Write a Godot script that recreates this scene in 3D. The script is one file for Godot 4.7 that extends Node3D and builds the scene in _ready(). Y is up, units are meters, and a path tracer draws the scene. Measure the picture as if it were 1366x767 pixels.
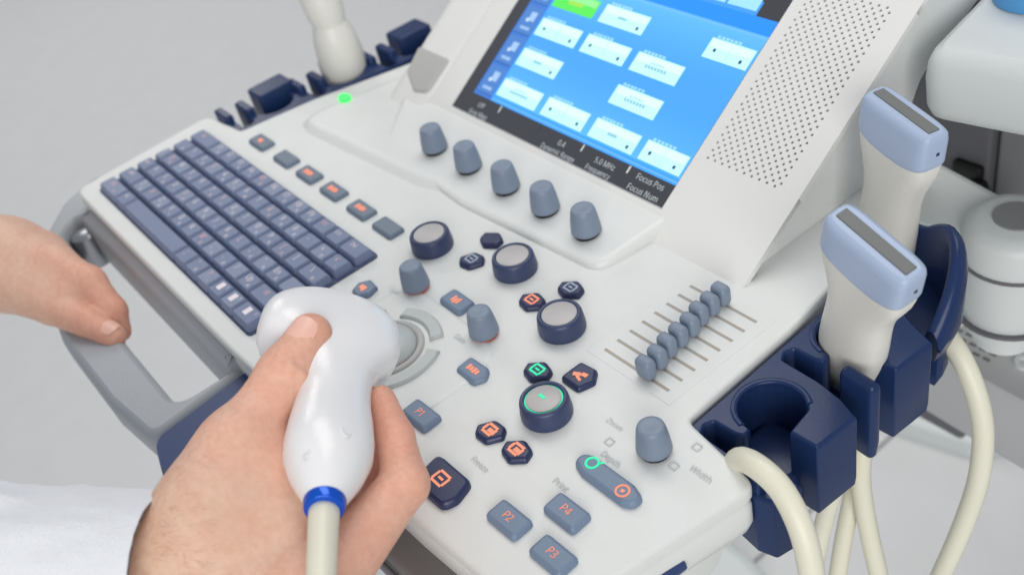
extends Node3D
# An ultrasound console seen over the operator's right arm. Metres, y up, the floor at y = 0,
# the control deck's top at y = 0.85, x to the operator's right, z towards the operator.
const DECK := 0.85
var M := {}
var taken := {}
var rng := RandomNumberGenerator.new()
var console: Node3D

func V(x: float, y: float, z: float) -> Vector3:
	return Vector3(x, DECK + y, z)

func _ready() -> void:
	rng.seed = 7
	camera_and_light()
	materials()
	setting()
	build_console()
	monitor_arm()
	print("console done")
	probes_and_cables()
	print("probes done")
	person()
	print("person done")

# ---------------------------------------------------------------- camera, light
func camera_and_light() -> void:
	var cam := Camera3D.new()
	cam.name = "camera"
	var right := Vector3(0.612744, -0.199703, -0.764633)
	var down := Vector3(0.398503, -0.757450, 0.517170)
	var ahead := Vector3(-0.682452, -0.621601, -0.384541)
	cam.transform = Transform3D(Basis(right, -down, -ahead).orthonormalized(), V(0.55, 0.4100, 0.25))
	cam.near = 0.02
	cam.far = 60.0
	var lens := CameraAttributesPhysical.new()
	lens.frustum_focal_length = 43.81
	lens.frustum_focus_distance = 0.56
	lens.frustum_near = 0.02
	lens.frustum_far = 60.0
	lens.exposure_aperture = 8.5
	lens.exposure_multiplier = 1.0
	cam.attributes = lens
	add_child(cam)
	cam.current = true
	var env := Environment.new()
	env.background_mode = Environment.BG_COLOR
	env.background_color = Color(0.60, 0.61, 0.635)
	env.background_energy_multiplier = 1.0
	env.tonemap_mode = Environment.TONE_MAPPER_LINEAR
	env.tonemap_exposure = 1.1
	env.sdfgi_enabled = true
	env.ssao_enabled = true
	env.ssil_enabled = true
	var we := WorldEnvironment.new()
	we.name = "surroundings"
	we.environment = env
	add_child(we)
	# soft overhead light, plus two added fills: over the far floor, behind the camera
	soft_light("unseen_ceiling_light", Vector3(-0.5, 2.75, -0.9), Vector3(-0.5, 0, -0.9), Vector2(1.8, 1.2), 2.3)
	soft_light("unseen_ceiling_light", Vector3(-3.4, 2.75, -0.6), Vector3(-3.4, 0, -0.6), Vector2(1.8, 1.2), 2.8)  # unseen overhead fill, added to lift the far left floor
	soft_light("added_fill_light", Vector3(2.1, 1.75, 1.45), Vector3(0.15, 0.85, -0.1), Vector2(1.8, 1.5), 4.2)  # unseen broad fill, added to brighten upright faces turned to the camera

func soft_light(called: String, at: Vector3, towards: Vector3, size: Vector2, energy: float) -> void:
	var a := AreaLight3D.new()
	a.name = called
	a.area_size = size
	a.area_normalize_energy = true
	a.light_energy = energy
	a.light_color = Color(1.0, 0.99, 0.97)
	a.area_range = 12.0
	a.shadow_enabled = true
	var d := (towards - at).normalized()
	a.transform = Transform3D(Basis.looking_at(d, Vector3.UP if absf(d.y) < 0.9 else Vector3.BACK), at)
	add_child(a, true)

# ---------------------------------------------------------------- materials
func noise_tex(freq: float, size: int, sd: int, normal: bool, bump := 4.0) -> NoiseTexture2D:
	var n := FastNoiseLite.new()
	n.seed = sd
	n.frequency = freq
	n.fractal_octaves = 4
	var t := NoiseTexture2D.new()
	t.width = size
	t.height = size
	t.seamless = true
	t.noise = n
	t.as_normal_map = normal
	t.bump_strength = bump
	return t

func tinted(freq: float, size: int, sd: int, a: Color, b: Color) -> NoiseTexture2D:
	var t := noise_tex(freq, size, sd, false)
	var g := Gradient.new()
	g.set_color(0, a)
	g.set_color(1, b)
	t.color_ramp = g
	return t

func mat(key: String, c: Color, rough: float, spec := 0.5) -> StandardMaterial3D:
	var m := StandardMaterial3D.new()
	m.resource_name = key
	m.albedo_color = c
	m.roughness = rough
	m.metallic_specular = spec
	M[key] = m
	return m

func grain(m: StandardMaterial3D, tex: Texture2D, per_metre: float, strength: float) -> void:
	m.uv1_triplanar = true
	m.uv1_world_triplanar = true
	m.uv1_scale = Vector3.ONE * per_metre
	m.normal_enabled = true
	m.normal_texture = tex
	m.normal_scale = strength

func glow(key: String, c: Color, e: float) -> void:
	var m := mat(key, c * 0.6, 0.5)
	m.albedo_color.a = 1.0
	m.emission_enabled = true
	m.emission = c
	m.emission_energy_multiplier = e

func materials() -> void:
	var fine := noise_tex(0.12, 256, 3, true, 3.0)
	var pores := noise_tex(0.16, 512, 5, true, 6.0)
	var m := mat("white_plastic", Color(0.865, 0.875, 0.87), 0.42)
	grain(m, fine, 18.0, 0.10)
	m.albedo_texture = tinted(0.004, 256, 11, Color(0.985, 0.985, 0.98), Color(1, 1, 1))
	m = mat("screen_plastic", Color(0.88, 0.88, 0.87), 0.45)
	grain(m, fine, 18.0, 0.10)
	m = mat("pad_grey", Color(0.70, 0.70, 0.69), 0.5)
	grain(m, fine, 18.0, 0.3)
	m = mat("key_blue", Color(0.455, 0.505, 0.625), 0.5)
	grain(m, fine, 24.0, 0.25)
	m = mat("key_blue_worn", Color(0.475, 0.525, 0.64), 0.44)
	grain(m, fine, 24.0, 0.25)
	mat("key_well", Color(0.25, 0.29, 0.42), 0.6)
	mat("legend", Color(0.94, 0.90, 0.92), 0.6)
	mat("legend_pink", Color(0.95, 0.76, 0.76), 0.6)
	mat("print_grey", Color(0.76, 0.775, 0.775), 0.6)
	m = mat("slate", Color(0.44, 0.51, 0.605), 0.45)
	grain(m, fine, 24.0, 0.25)
	m = mat("slate_dull", Color(0.43, 0.485, 0.55), 0.5)
	grain(m, fine, 24.0, 0.25)
	m = mat("knob_grey", Color(0.475, 0.53, 0.605), 0.42)
	grain(m, fine, 30.0, 0.3)
	m = mat("navy", Color(0.14, 0.18, 0.325), 0.35)
	grain(m, fine, 24.0, 0.2)
	m = mat("navy_knob", Color(0.20, 0.245, 0.38), 0.4)
	grain(m, fine, 24.0, 0.2)
	m = mat("knob_cap", Color(0.70, 0.69, 0.69), 0.42)
	grain(m, fine, 30.0, 0.2)
	m = mat("holder_blue", Color(0.125, 0.20, 0.36), 0.26, 0.36)
	grain(m, fine, 14.0, 0.04)
	m = mat("trim_blue", Color(0.20, 0.27, 0.44), 0.4, 0.42)
	grain(m, fine, 14.0, 0.04)
	m = mat("handle_grey", Color(0.66, 0.68, 0.70), 0.45)
	grain(m, fine, 16.0, 0.22)
	m = mat("steel", Color(0.62, 0.63, 0.65), 0.28)
	m.metallic = 0.85
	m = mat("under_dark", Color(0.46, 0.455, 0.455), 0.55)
	m = mat("under_grey", Color(0.50, 0.50, 0.53), 0.5)
	mat("black", Color(0.045, 0.045, 0.05), 0.5)
	mat("slot_dark", Color(0.66, 0.635, 0.60), 0.6)
	mat("hole_dark", Color(0.13, 0.13, 0.13), 0.8)
	m = mat("arc_grey", Color(0.725, 0.75, 0.745), 0.4)
	m = mat("probe_cream", Color(0.88, 0.875, 0.845), 0.38)
	grain(m, fine, 16.0, 0.15)
	m = mat("probe_white", Color(0.925, 0.925, 0.93), 0.24)
	grain(m, fine, 16.0, 0.1)
	m = mat("lens_blue", Color(0.66, 0.725, 0.83), 0.4)
	m = mat("lens_grey", Color(0.42, 0.435, 0.43), 0.5)
	m = mat("band_blue", Color(0.015, 0.33, 0.80), 0.16)
	m.metallic = 0.3
	m = mat("cable_cream", Color(0.885, 0.875, 0.80), 0.4)
	grain(m, fine, 16.0, 0.15)
	m = mat("far_white", Color(0.82, 0.84, 0.84), 0.45)
	m = mat("far_grey", Color(0.52, 0.525, 0.53), 0.5)
	m = mat("unit_grey", Color(0.72, 0.725, 0.73), 0.5)
	m = mat("far_dark", Color(0.40, 0.40, 0.42), 0.55)
	m = mat("light_blue", Color(0.30, 0.58, 0.80), 0.4)
	m = mat("floor_vinyl", Color(0.83, 0.835, 0.84), 0.6)
	m.uv1_triplanar = true
	m.uv1_world_triplanar = true
	m.uv1_scale = Vector3.ONE * 0.9
	m.albedo_texture = tinted(0.02, 512, 21, Color(0.98, 0.98, 0.975), Color(1, 1, 1))
	m = mat("coat_white", Color(0.89, 0.90, 0.92), 0.85)
	grain(m, noise_tex(0.25, 256, 31, true, 5.0), 12.0, 0.35)
	m = mat("skin", Color(1, 1, 1), 0.48, 0.4)
	m.vertex_color_use_as_albedo = true
	grain(m, pores, 14.0, 0.28)
	m.albedo_texture = tinted(0.03, 512, 41, Color(0.93, 0.885, 0.87), Color(1.0, 1.0, 1.0))
	m.subsurf_scatter_enabled = true
	m.subsurf_scatter_strength = 0.18
	m = mat("nail", Color(0.92, 0.73, 0.665), 0.32, 0.45)
	mat("hair_brown", Color(0.50, 0.36, 0.25), 0.5)
	glow("orange_light", Color(1.0, 0.60, 0.47), 0.66)
	glow("amber_light", Color(0.80, 0.36, 0.26), 0.22)
	glow("green_light", Color(0.16, 0.90, 0.66), 0.85)
	glow("led_light", Color(0.25, 0.95, 0.42), 1.0)
	glow("caption_light", Color(0.82, 0.86, 0.88), 0.45)
	mat("icon_grey", Color(0.62, 0.68, 0.75), 0.5)

# ---------------------------------------------------------------- mesh helpers
func begin() -> SurfaceTool:
	var st := SurfaceTool.new()
	st.begin(Mesh.PRIMITIVE_TRIANGLES)
	return st

func node_of(mesh: Mesh, called: String, material: Material, parent: Node, at := Vector3.ZERO) -> MeshInstance3D:
	var o := MeshInstance3D.new()
	o.name = called
	o.mesh = mesh
	if material:
		o.material_override = material
	o.position = at
	parent.add_child(o, true)
	return o

func put(st: SurfaceTool, called: String, material: Material, parent: Node, at := Vector3.ZERO) -> MeshInstance3D:
	return node_of(st.commit(), called, material, parent, at)

func tag(o: Node, label: String, category: String, group := "") -> void:
	o.set_meta("label", label)
	o.set_meta("category", category)
	if group != "":
		o.set_meta("group", group)

func structure(o: Node) -> void:
	o.set_meta("kind", "structure")

func thing(called: String, label: String, category: String, at: Vector3, group := "") -> Node3D:
	var o := Node3D.new()
	var n: int = taken.get(called, 0)
	taken[called] = n + 1
	o.name = called if n == 0 else "%s_%03d" % [called, n]
	o.position = at
	add_child(o)
	tag(o, label, category, group)
	return o

func rect(w: float, d: float, r: float, seg := 3) -> PackedVector2Array:
	return rounded(PackedVector2Array([Vector2(-w / 2, -d / 2), Vector2(w / 2, -d / 2), Vector2(w / 2, d / 2), Vector2(-w / 2, d / 2)]), [r], seg)

func rounded(p: PackedVector2Array, radii: Array, seg := 4) -> PackedVector2Array:
	var out := PackedVector2Array()
	var n := p.size()
	for i in n:
		var r: float = radii[i % radii.size()]
		var a := p[(i + n - 1) % n]
		var b := p[i]
		var c := p[(i + 1) % n]
		if r <= 0.0:
			out.append(b)
			continue
		var u := (a - b).normalized()
		var v := (c - b).normalized()
		var half := acos(clampf(u.dot(v), -1, 1)) / 2.0
		var cut: float = minf(r / maxf(tan(half), 0.01), minf(a.distance_to(b), b.distance_to(c)) * 0.49)
		var p0 := b + u * cut
		var p1 := b + v * cut
		for k in seg + 1:
			var t := float(k) / seg
			out.append(p0.lerp(b, t).lerp(b.lerp(p1, t), t))
	return out

func ellipse(a: float, b: float, n := 20) -> PackedVector2Array:
	var out := PackedVector2Array()
	for k in n:
		out.append(Vector2(cos(TAU * k / n) * a, sin(TAU * k / n) * b))
	return out

func turned(p: PackedVector2Array, deg: float, by := Vector2.ZERO) -> PackedVector2Array:
	var out := PackedVector2Array()
	for q in p:
		out.append(q.rotated(deg_to_rad(deg)) + by)
	return out

# A polygon in (x, z) swept through rings of [inset, y]; rounded profiles shade smoothly, sharp ones stay sharp.
func loft(st: SurfaceTool, poly_in: PackedVector2Array, rings: Array, cap_top := true, cap_bottom := false, uv_top := false) -> void:
	var poly := poly_in.duplicate()
	var area := 0.0
	for i in poly.size():
		area += poly[i].cross(poly[(i + 1) % poly.size()])
	if area < 0.0:
		poly.reverse()
	var n := poly.size()
	var nrm := PackedVector2Array()
	var mit := PackedVector2Array()
	for i in n:
		var e0 := poly[i] - poly[(i + n - 1) % n]
		var e1 := poly[(i + 1) % n] - poly[i]
		var n0 := Vector2(e0.y, -e0.x)
		var n1 := Vector2(e1.y, -e1.x)
		nrm.append((n0 + n1).normalized())
		var h := (n0.normalized() + n1.normalized()).normalized()
		mit.append(h / maxf(h.dot(n1.normalized()), 0.45))
	var pos := []
	for r in rings:
		var row := PackedVector3Array()
		for i in n:
			var q: Vector2 = poly[i] - mit[i] * float(r[0])
			row.append(Vector3(q.x, r[1], q.y))
		pos.append(row)
	var dirs := []
	for k in rings.size() - 1:
		dirs.append(Vector2(float(rings[k + 1][1]) - float(rings[k][1]), float(rings[k + 1][0]) - float(rings[k][0])).normalized())
	for k in rings.size() - 1:
		var da: Vector2 = dirs[k]
		var db: Vector2 = dirs[k]
		if k > 0 and da.dot(dirs[k - 1]) > 0.62:
			da = (da + dirs[k - 1]).normalized()
		if k < dirs.size() - 1 and db.dot(dirs[k + 1]) > 0.62:
			db = (db + dirs[k + 1]).normalized()
		for i in n:
			var j := (i + 1) % n
			var ni0 := Vector3(nrm[i].x * da.x, da.y, nrm[i].y * da.x).normalized()
			var nj0 := Vector3(nrm[j].x * da.x, da.y, nrm[j].y * da.x).normalized()
			var ni1 := Vector3(nrm[i].x * db.x, db.y, nrm[i].y * db.x).normalized()
			var nj1 := Vector3(nrm[j].x * db.x, db.y, nrm[j].y * db.x).normalized()
			quad(st, pos[k][i], pos[k][j], pos[k + 1][j], pos[k + 1][i], ni0, nj0, nj1, ni1)
	if cap_top:
		cap(st, pos[-1], Vector3.UP, uv_top)
	if cap_bottom:
		cap(st, pos[0], Vector3.DOWN, false)

func cap(st: SurfaceTool, row: PackedVector3Array, n: Vector3, _with_uv: bool) -> void:
	# triangulated in millimetres, because the 2D tools round to small steps
	var flat := PackedVector2Array()
	for p in row:
		var q := Vector2(p.x, p.z) * 1000.0
		if flat.is_empty() or flat[-1].distance_to(q) > 0.004:
			flat.append(q)
	if flat[0].distance_to(flat[-1]) < 0.004:
		flat.remove_at(flat.size() - 1)
	var loops: Array = [flat]
	if Geometry2D.triangulate_polygon(flat).is_empty():
		loops = Geometry2D.offset_polygon(flat, -0.002)
	for l in loops:
		var tri := Geometry2D.triangulate_polygon(l)
		for t in range(0, tri.size(), 3):
			var o := []
			for k in 3:
				var q: Vector2 = l[tri[t + k]]
				o.append(Vector3(q.x / 1000.0, row[0].y, q.y / 1000.0))
			if (o[1] - o[0]).cross(o[2] - o[0]).dot(n) > 0.0:
				o = [o[0], o[2], o[1]]
			for q in o:
				st.set_normal(n)
				st.add_vertex(q)

func quad(st: SurfaceTool, a: Vector3, b: Vector3, c: Vector3, d: Vector3, na: Vector3, nb: Vector3, nc: Vector3, nd: Vector3) -> void:
	# front faces run clockwise: follow the given normals
	var order := [[a, na], [c, nc], [b, nb], [a, na], [d, nd], [c, nc]]
	if (c - a).cross(d - b).dot(na + nb + nc + nd) < 0.0:
		order = [[a, na], [b, nb], [c, nc], [a, na], [c, nc], [d, nd]]
	for e in order:
		st.set_normal(e[1])
		st.add_vertex(e[0])

func prism(poly: PackedVector2Array, y0: float, y1: float, bevel: float, steps := 3) -> SurfaceTool:
	var st := begin()
	var rings := [[0.0, y0]]
	for k in steps + 1:
		var t := PI / 2 * k / steps
		rings.append([bevel * (1.0 - cos(t)), y1 - bevel + bevel * sin(t)])
	loft(st, poly, rings, true, true)
	return st

func box(st: SurfaceTool, at: Vector3, size: Vector3, bevel := 0.0, basis := Basis.IDENTITY) -> void:
	var h := size / 2.0
	var t := begin()
	var p := rect(size.x, size.z, bevel * 1.5, 3) if bevel > 0.0 else PackedVector2Array([Vector2(-h.x, -h.z), Vector2(h.x, -h.z), Vector2(h.x, h.z), Vector2(-h.x, h.z)])
	if bevel > 0.0:
		loft(t, p, [[bevel, -h.y], [bevel * 0.3, -h.y + bevel * 0.3], [0.0, -h.y + bevel], [0.0, h.y - bevel], [bevel * 0.3, h.y - bevel * 0.3], [bevel, h.y]], true, true)
		st.append_from(t.commit(), 0, Transform3D(basis, at))
		return
	var c := []
	for s in [[-1, -1, -1], [1, -1, -1], [1, -1, 1], [-1, -1, 1], [-1, 1, -1], [1, 1, -1], [1, 1, 1], [-1, 1, 1]]:
		c.append(at + basis * Vector3(s[0] * h.x, s[1] * h.y, s[2] * h.z))
	for f in [[0, 1, 2, 3], [7, 6, 5, 4], [0, 4, 5, 1], [1, 5, 6, 2], [2, 6, 7, 3], [3, 7, 4, 0]]:
		var nn: Vector3 = (c[f[0]] + c[f[1]] + c[f[2]] + c[f[3]]) / 4.0 - at
		nn = nn.normalized()
		quad(st, c[f[0]], c[f[1]], c[f[2]], c[f[3]], nn, nn, nn, nn)

# rows of points joined into a smooth skin, closed around each row
func skin_rows(st: SurfaceTool, rows: Array, cap_first := true, cap_last := true) -> void:
	var m := rows.size()
	var n: int = rows[0].size()
	var nr := []
	for k in m:
		var row := PackedVector3Array()
		for i in n:
			var du: Vector3 = rows[k][(i + 1) % n] - rows[k][(i + n - 1) % n]
			var dv: Vector3 = rows[mini(k + 1, m - 1)][i] - rows[maxi(k - 1, 0)][i]
			row.append(du.cross(dv).normalized())
		nr.append(row)
	var mid := Vector3.ZERO
	for p in rows[m / 2]:
		mid += p / n
	var sign := 1.0 if nr[m / 2][0].dot(rows[m / 2][0] - mid) > 0.0 else -1.0
	for k in m - 1:
		for i in n:
			var j := (i + 1) % n
			if sign > 0:
				quad(st, rows[k][i], rows[k][j], rows[k + 1][j], rows[k + 1][i], nr[k][i], nr[k][j], nr[k + 1][j], nr[k + 1][i])
			else:
				quad(st, rows[k][j], rows[k][i], rows[k + 1][i], rows[k + 1][j], -nr[k][j], -nr[k][i], -nr[k + 1][i], -nr[k + 1][j])
	for e in [[cap_first, 0, 1], [cap_last, m - 1, m - 2]]:
		if e[0]:
			var c := Vector3.ZERO
			for p in rows[e[1]]:
				c += p / n
			var b := Vector3.ZERO
			for p in rows[e[2]]:
				b += p / n
			var dn := (c - b).normalized()
			for i in n:
				var a1: Vector3 = rows[e[1]][i]
				var a2: Vector3 = rows[e[1]][(i + 1) % n]
				if (a1 - c).cross(a2 - c).dot(dn) > 0.0:
					var sw := a1
					a1 = a2
					a2 = sw
				for q in [c, a1, a2]:
					st.set_normal(dn)
					st.add_vertex(q)

func lathe(prof: Array, seg := 24) -> SurfaceTool:
	var st := begin()
	var circle := ellipse(1.0, 1.0, seg)
	# split at sharp corners so that each run shades smoothly
	for k in prof.size() - 1:
		var a: Vector2 = prof[k]
		var b: Vector2 = prof[k + 1]
		var d := (b - a).normalized()
		var da := d
		var db := d
		if k > 0:
			var p: Vector2 = (a - Vector2(prof[k - 1])).normalized()
			if p.dot(d) > 0.62:
				da = (p + d).normalized()
		if k < prof.size() - 2:
			var q: Vector2 = (Vector2(prof[k + 2]) - b).normalized()
			if q.dot(d) > 0.62:
				db = (q + d).normalized()
		for i in seg:
			var c0 := circle[i]
			var c1 := circle[(i + 1) % seg]
			quad(st, Vector3(c0.x * a.x, a.y, c0.y * a.x), Vector3(c1.x * a.x, a.y, c1.y * a.x), Vector3(c1.x * b.x, b.y, c1.y * b.x), Vector3(c0.x * b.x, b.y, c0.y * b.x),
				Vector3(c0.x * da.y, -da.x, c0.y * da.y), Vector3(c1.x * da.y, -da.x, c1.y * da.y), Vector3(c1.x * db.y, -db.x, c1.y * db.y), Vector3(c0.x * db.y, -db.x, c0.y * db.y))
	return st

func smooth_path(pts: Array, per: int) -> PackedVector3Array:
	var out := PackedVector3Array()
	for i in pts.size() - 1:
		var a: Vector3 = pts[maxi(i - 1, 0)]
		var b: Vector3 = pts[i]
		var c: Vector3 = pts[i + 1]
		var d: Vector3 = pts[mini(i + 2, pts.size() - 1)]
		for k in per:
			out.append(b.cubic_interpolate(c, a, d, float(k) / per))
	out.append(pts[-1])
	return out

func tube(st: SurfaceTool, pts: Array, radius: float, seg := 14, per := 8, end_radius := -1.0) -> void:
	var path := smooth_path(pts, per)
	var rows := []
	var side := Vector3.ZERO
	for i in path.size():
		var t := (path[mini(i + 1, path.size() - 1)] - path[maxi(i - 1, 0)]).normalized()
		if i == 0:
			side = t.cross(Vector3.UP if absf(t.y) < 0.9 else Vector3.RIGHT).normalized()
		side = (side - t * side.dot(t)).normalized()
		var up := t.cross(side)
		var r := radius if end_radius < 0.0 else lerpf(radius, end_radius, float(i) / (path.size() - 1))
		var row := PackedVector3Array()
		for k in seg:
			row.append(path[i] + (side * cos(TAU * k / seg) + up * sin(TAU * k / seg)) * r)
		rows.append(row)
	skin_rows(st, rows)

# lettering lying flat on a surface: its x axis along `along`, its up along `upward`
func letters(text: String, height: float, at: Vector3, along: Vector3, upward: Vector3) -> ArrayMesh:
	var tm := TextMesh.new()
	var f := SystemFont.new()
	f.font_names = PackedStringArray(["Droid Sans"])
	tm.font = f
	tm.text = text
	tm.font_size = 32
	tm.pixel_size = height / 24.0
	tm.depth = 0.0
	tm.curve_step = 4.0
	var st := begin()
	st.append_from(tm, 0, Transform3D(Basis(along, upward, along.cross(upward)), at))
	return st.commit()

# ---------------------------------------------------------------- the setting
func setting() -> void:
	var st := prism(PackedVector2Array([Vector2(-9, -9), Vector2(9, -9), Vector2(9, 9), Vector2(-9, 9)]), -0.1, 0.0, 0.0, 1)
	var fl := put(st, "floor", M.floor_vinyl, self)
	structure(fl)
	var seam := begin()
	for x in [-0.085, -0.685]:
		box(seam, Vector3(x, 0.0005, -1.0), Vector3(0.004, 0.003, 4.0))
	put(seam, "floor_seam", M.far_grey, fl)

# ---------------------------------------------------------------- console
func deck_outline() -> PackedVector2Array:
	return rounded(PackedVector2Array([
		Vector2(-0.304, 0.1508), Vector2(-0.314, 0.019), Vector2(-0.258, 0.0125), Vector2(-0.250, -0.045), Vector2(-0.222, -0.14), Vector2(-0.20, -0.30),
		Vector2(0.196, -0.30), Vector2(0.203, -0.245), Vector2(0.243, -0.190), Vector2(0.2565, -0.081), Vector2(0.2605, 0.0055), Vector2(0.3155, 0.0145), Vector2(0.3035, 0.095), Vector2(0.286, 0.138), Vector2(0.20, 0.1440), Vector2(0.0, 0.1505)]),
		[0.014, 0.012, 0.006, 0.02, 0.03, 0.01, 0.005, 0.01, 0.02, 0.02, 0.007, 0.008, 0.03, 0.022, 0.05, 0.05], 5)

func build_console() -> void:
	console = thing("ultrasound_console", "white ultrasound console with blue keyboard, knobs and tilted blue touch screen", "console", Vector3.ZERO)
	var c := console
	var o := deck_outline()
	put(prism(o, -0.0075, 0.0, 0.0022), "control_deck", M.white_plastic, c, V(0, 0, 0))
	# the tray under the deck plate: a shadow gap, then a bulging rim, then a belly
	var st := begin()
	loft(st, o, [[0.006, -0.0074], [0.006, -0.0095], [0.0022, -0.0110], [0.0006, -0.0150], [0.0006, -0.0270], [0.0035, -0.0350], [0.012, -0.0400], [0.014, -0.0402]], false, false)
	put(st, "deck_rim", M.white_plastic, c, V(0, 0, 0))
	st = begin()
	loft(st, o, [[0.045, -0.085], [0.020, -0.052], [0.0165, -0.0390]], false, true)
	put(st, "deck_belly", M.white_plastic, c, V(0, 0, 0))
	# front: dark drawer with a light strip
	put(prism(rounded(PackedVector2Array([Vector2(0.16, 0.10), Vector2(0.295, 0.09), Vector2(0.282, 0.1545), Vector2(0.20, 0.1605), Vector2(0.15, 0.161)]), [0.004]), -0.058, -0.030, 0.003), "drawer_front", M.under_dark, c, V(0, 0, 0))
	st = begin()
	tube(st, [Vector3(0.155, -0.040, 0.1635), Vector3(0.2, -0.040, 0.163), Vector3(0.28, -0.040, 0.157)], 0.0022, 8, 6)
	put(st, "drawer_strip", M.under_grey, c, V(0, 0, 0))
	# column and foot, hidden below the deck but standing on the floor
	put(prism(rect(0.20, 0.24, 0.03), 0.05, 0.78, 0.01), "column", M.far_white, c, Vector3(-0.20, 0, -0.10))
	put(prism(rect(0.42, 0.50, 0.06), 0.0, 0.06, 0.02), "foot", M.far_white, c, Vector3(-0.22, 0.0, -0.10))
	# blue inset in the side rim
	st = begin()
	tube(st, [Vector3(0.3045, -0.024, 0.060), Vector3(0.3030, -0.024, 0.080), Vector3(0.3005, -0.024, 0.100)], 0.0042, 10, 6)
	put(st, "side_button", M.trim_blue, c, V(0.0015, 0, 0))
	deck_relief(c)
	handle(c)
	keyboard(c)
	controls(c)
	sliders(c)
	touch_module(c)
	holders(c)

func deck_relief(c: Node3D) -> void:
	# raised shelf behind the keyboard, dying out towards the middle
	var st := begin()
	loft(st, rounded(PackedVector2Array([Vector2(-0.232, -0.016), Vector2(-0.050, -0.030), Vector2(0.02, -0.05), Vector2(0.02, -0.13), Vector2(-0.206, -0.13)]), [0.030, 0.02, 0.03, 0.02, 0.02], 7),
		[[0.0, -0.001], [0.004, 0.0008], [0.007, 0.0030], [0.010, 0.0044], [0.0135, 0.0048]], true, false)
	put(st, "rear_shelf", M.white_plastic, c, V(0, 0, 0))
	# plinth carrying the row of five knobs
	st = begin()
	var plinth := rounded(PackedVector2Array([Vector2(-0.116, -0.044), Vector2(0.0, -0.036), Vector2(0.134, -0.046), Vector2(0.142, -0.13), Vector2(-0.178, -0.17), Vector2(-0.178, -0.115)]), [0.03, 0.06, 0.016, 0.01, 0.01, 0.03], 6)
	loft(st, plinth, [[0.0, -0.001], [0.0003, 0.0060], [0.0010, 0.0084], [0.0026, 0.0096], [0.005, 0.0100]], true, false)
	# the plinth slopes down towards the operator
	var pl := put(st, "knob_plinth", M.white_plastic, c)
	var hinge := Vector3(0, 0.010, -0.115)
	pl.transform = Transform3D(Basis.IDENTITY, V(0, 0, 0)) * Transform3D(Basis.IDENTITY, hinge) * Transform3D(Basis(Vector3.RIGHT, 0.085), Vector3.ZERO) * Transform3D(Basis.IDENTITY, -hinge)
	# faint raised pod around the trackball
	st = begin()
	loft(st, turned(rect(0.110, 0.096, 0.03, 6), 0, Vector2(0.092, 0.083)), [[0.0, -0.0005], [0.0012, 0.0006], [0.003, 0.0010]], true, false)
	put(st, "trackball_pod", M.white_plastic, c, V(0, 0, 0))
	# indicator at the far left
	put(prism(ellipse(0.0075, 0.0052, 16), 0.0, 0.0075, 0.0008), "indicator_light", M.led_light, c, V(-0.2105, 0, -0.0675))

func handle(c: Node3D) -> void:
	var loop := rounded(PackedVector2Array([Vector2(-0.332, 0.105), Vector2(-0.354, 0.124), Vector2(-0.336, 0.160), Vector2(-0.300, 0.189), Vector2(-0.235, 0.2145), Vector2(-0.15, 0.2275), Vector2(-0.05, 0.2270), Vector2(0.0085, 0.2200), Vector2(-0.0005, 0.148),
		Vector2(-0.0095, 0.148), Vector2(-0.0095, 0.1945), Vector2(-0.10, 0.1945), Vector2(-0.235, 0.1925), Vector2(-0.284, 0.177), Vector2(-0.296, 0.164), Vector2(-0.290, 0.150), Vector2(-0.305, 0.145), Vector2(-0.316, 0.105)]),
		[0.004, 0.012, 0.04, 0.05, 0.06, 0.06, 0.03, 0.012, 0.001, 0.001, 0.012, 0.06, 0.04, 0.012, 0.006, 0.004, 0.010, 0.004], 5)
	var st := begin()
	loft(st, loop, [[0.004, -0.050], [0.0, -0.042], [0.0, -0.0275], [0.0008, -0.0235], [0.0025, -0.0205], [0.0050, -0.0190]], true, true)
	put(st, "handle", M.handle_grey, c, V(0, 0, 0))
	st = begin()
	loft(st, rounded(PackedVector2Array([Vector2(-0.292, 0.138), Vector2(-0.004, 0.138), Vector2(-0.004, 0.1585), Vector2(-0.288, 0.1600)]), [0.002, 0.002, 0.004, 0.004]), [[0.004, -0.056], [0.0, -0.050], [0.0, -0.0200], [0.0012, -0.0165], [0.0040, -0.0140], [0.0085, -0.0110]], true, true)
	put(st, "handle_bar", M.handle_grey, c, V(0, 0, 0))
	put(lathe([Vector2(0.0, -0.05), Vector2(0.012, -0.05), Vector2(0.012, -0.021), Vector2(0.009, -0.019), Vector2(0, -0.019)], 20), "handle_post", M.steel, c, V(-0.281, -0.006, 0.1640))
	var trim := rounded(PackedVector2Array([Vector2(0.0003, 0.1480), Vector2(0.0093, 0.2200), Vector2(0.040, 0.2275), Vector2(0.11, 0.212), Vector2(0.15, 0.185), Vector2(0.17, 0.148)]), [0.002, 0.014, 0.03, 0.05, 0.04, 0.01], 6)
	st = begin()
	loft(st, trim, [[0.004, -0.060], [0.0, -0.052], [0.0, -0.0250], [0.0008, -0.0215], [0.0018, -0.0195]], true, true)
	put(st, "palm_trim", M.trim_blue, c, V(0, 0, 0))

# ---------------------------------------------------------------- keyboard
func key_mesh(w: float, d: float, legend: Array) -> ArrayMesh:
	var st := begin()
	loft(st, rect(w, d, 0.0026, 2), [[0.0, 0.0], [0.0009, 0.0044], [0.0020, 0.0058]], true, false)
	var mesh := st.commit()
	for l in legend:
		var t := begin()
		t.append_from(letters(l[0], l[1], Vector3(l[2], 0.00592, l[3]), Vector3.RIGHT, Vector3.FORWARD), 0, Transform3D.IDENTITY)
		mesh = t.commit(mesh)
	return mesh

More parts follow.
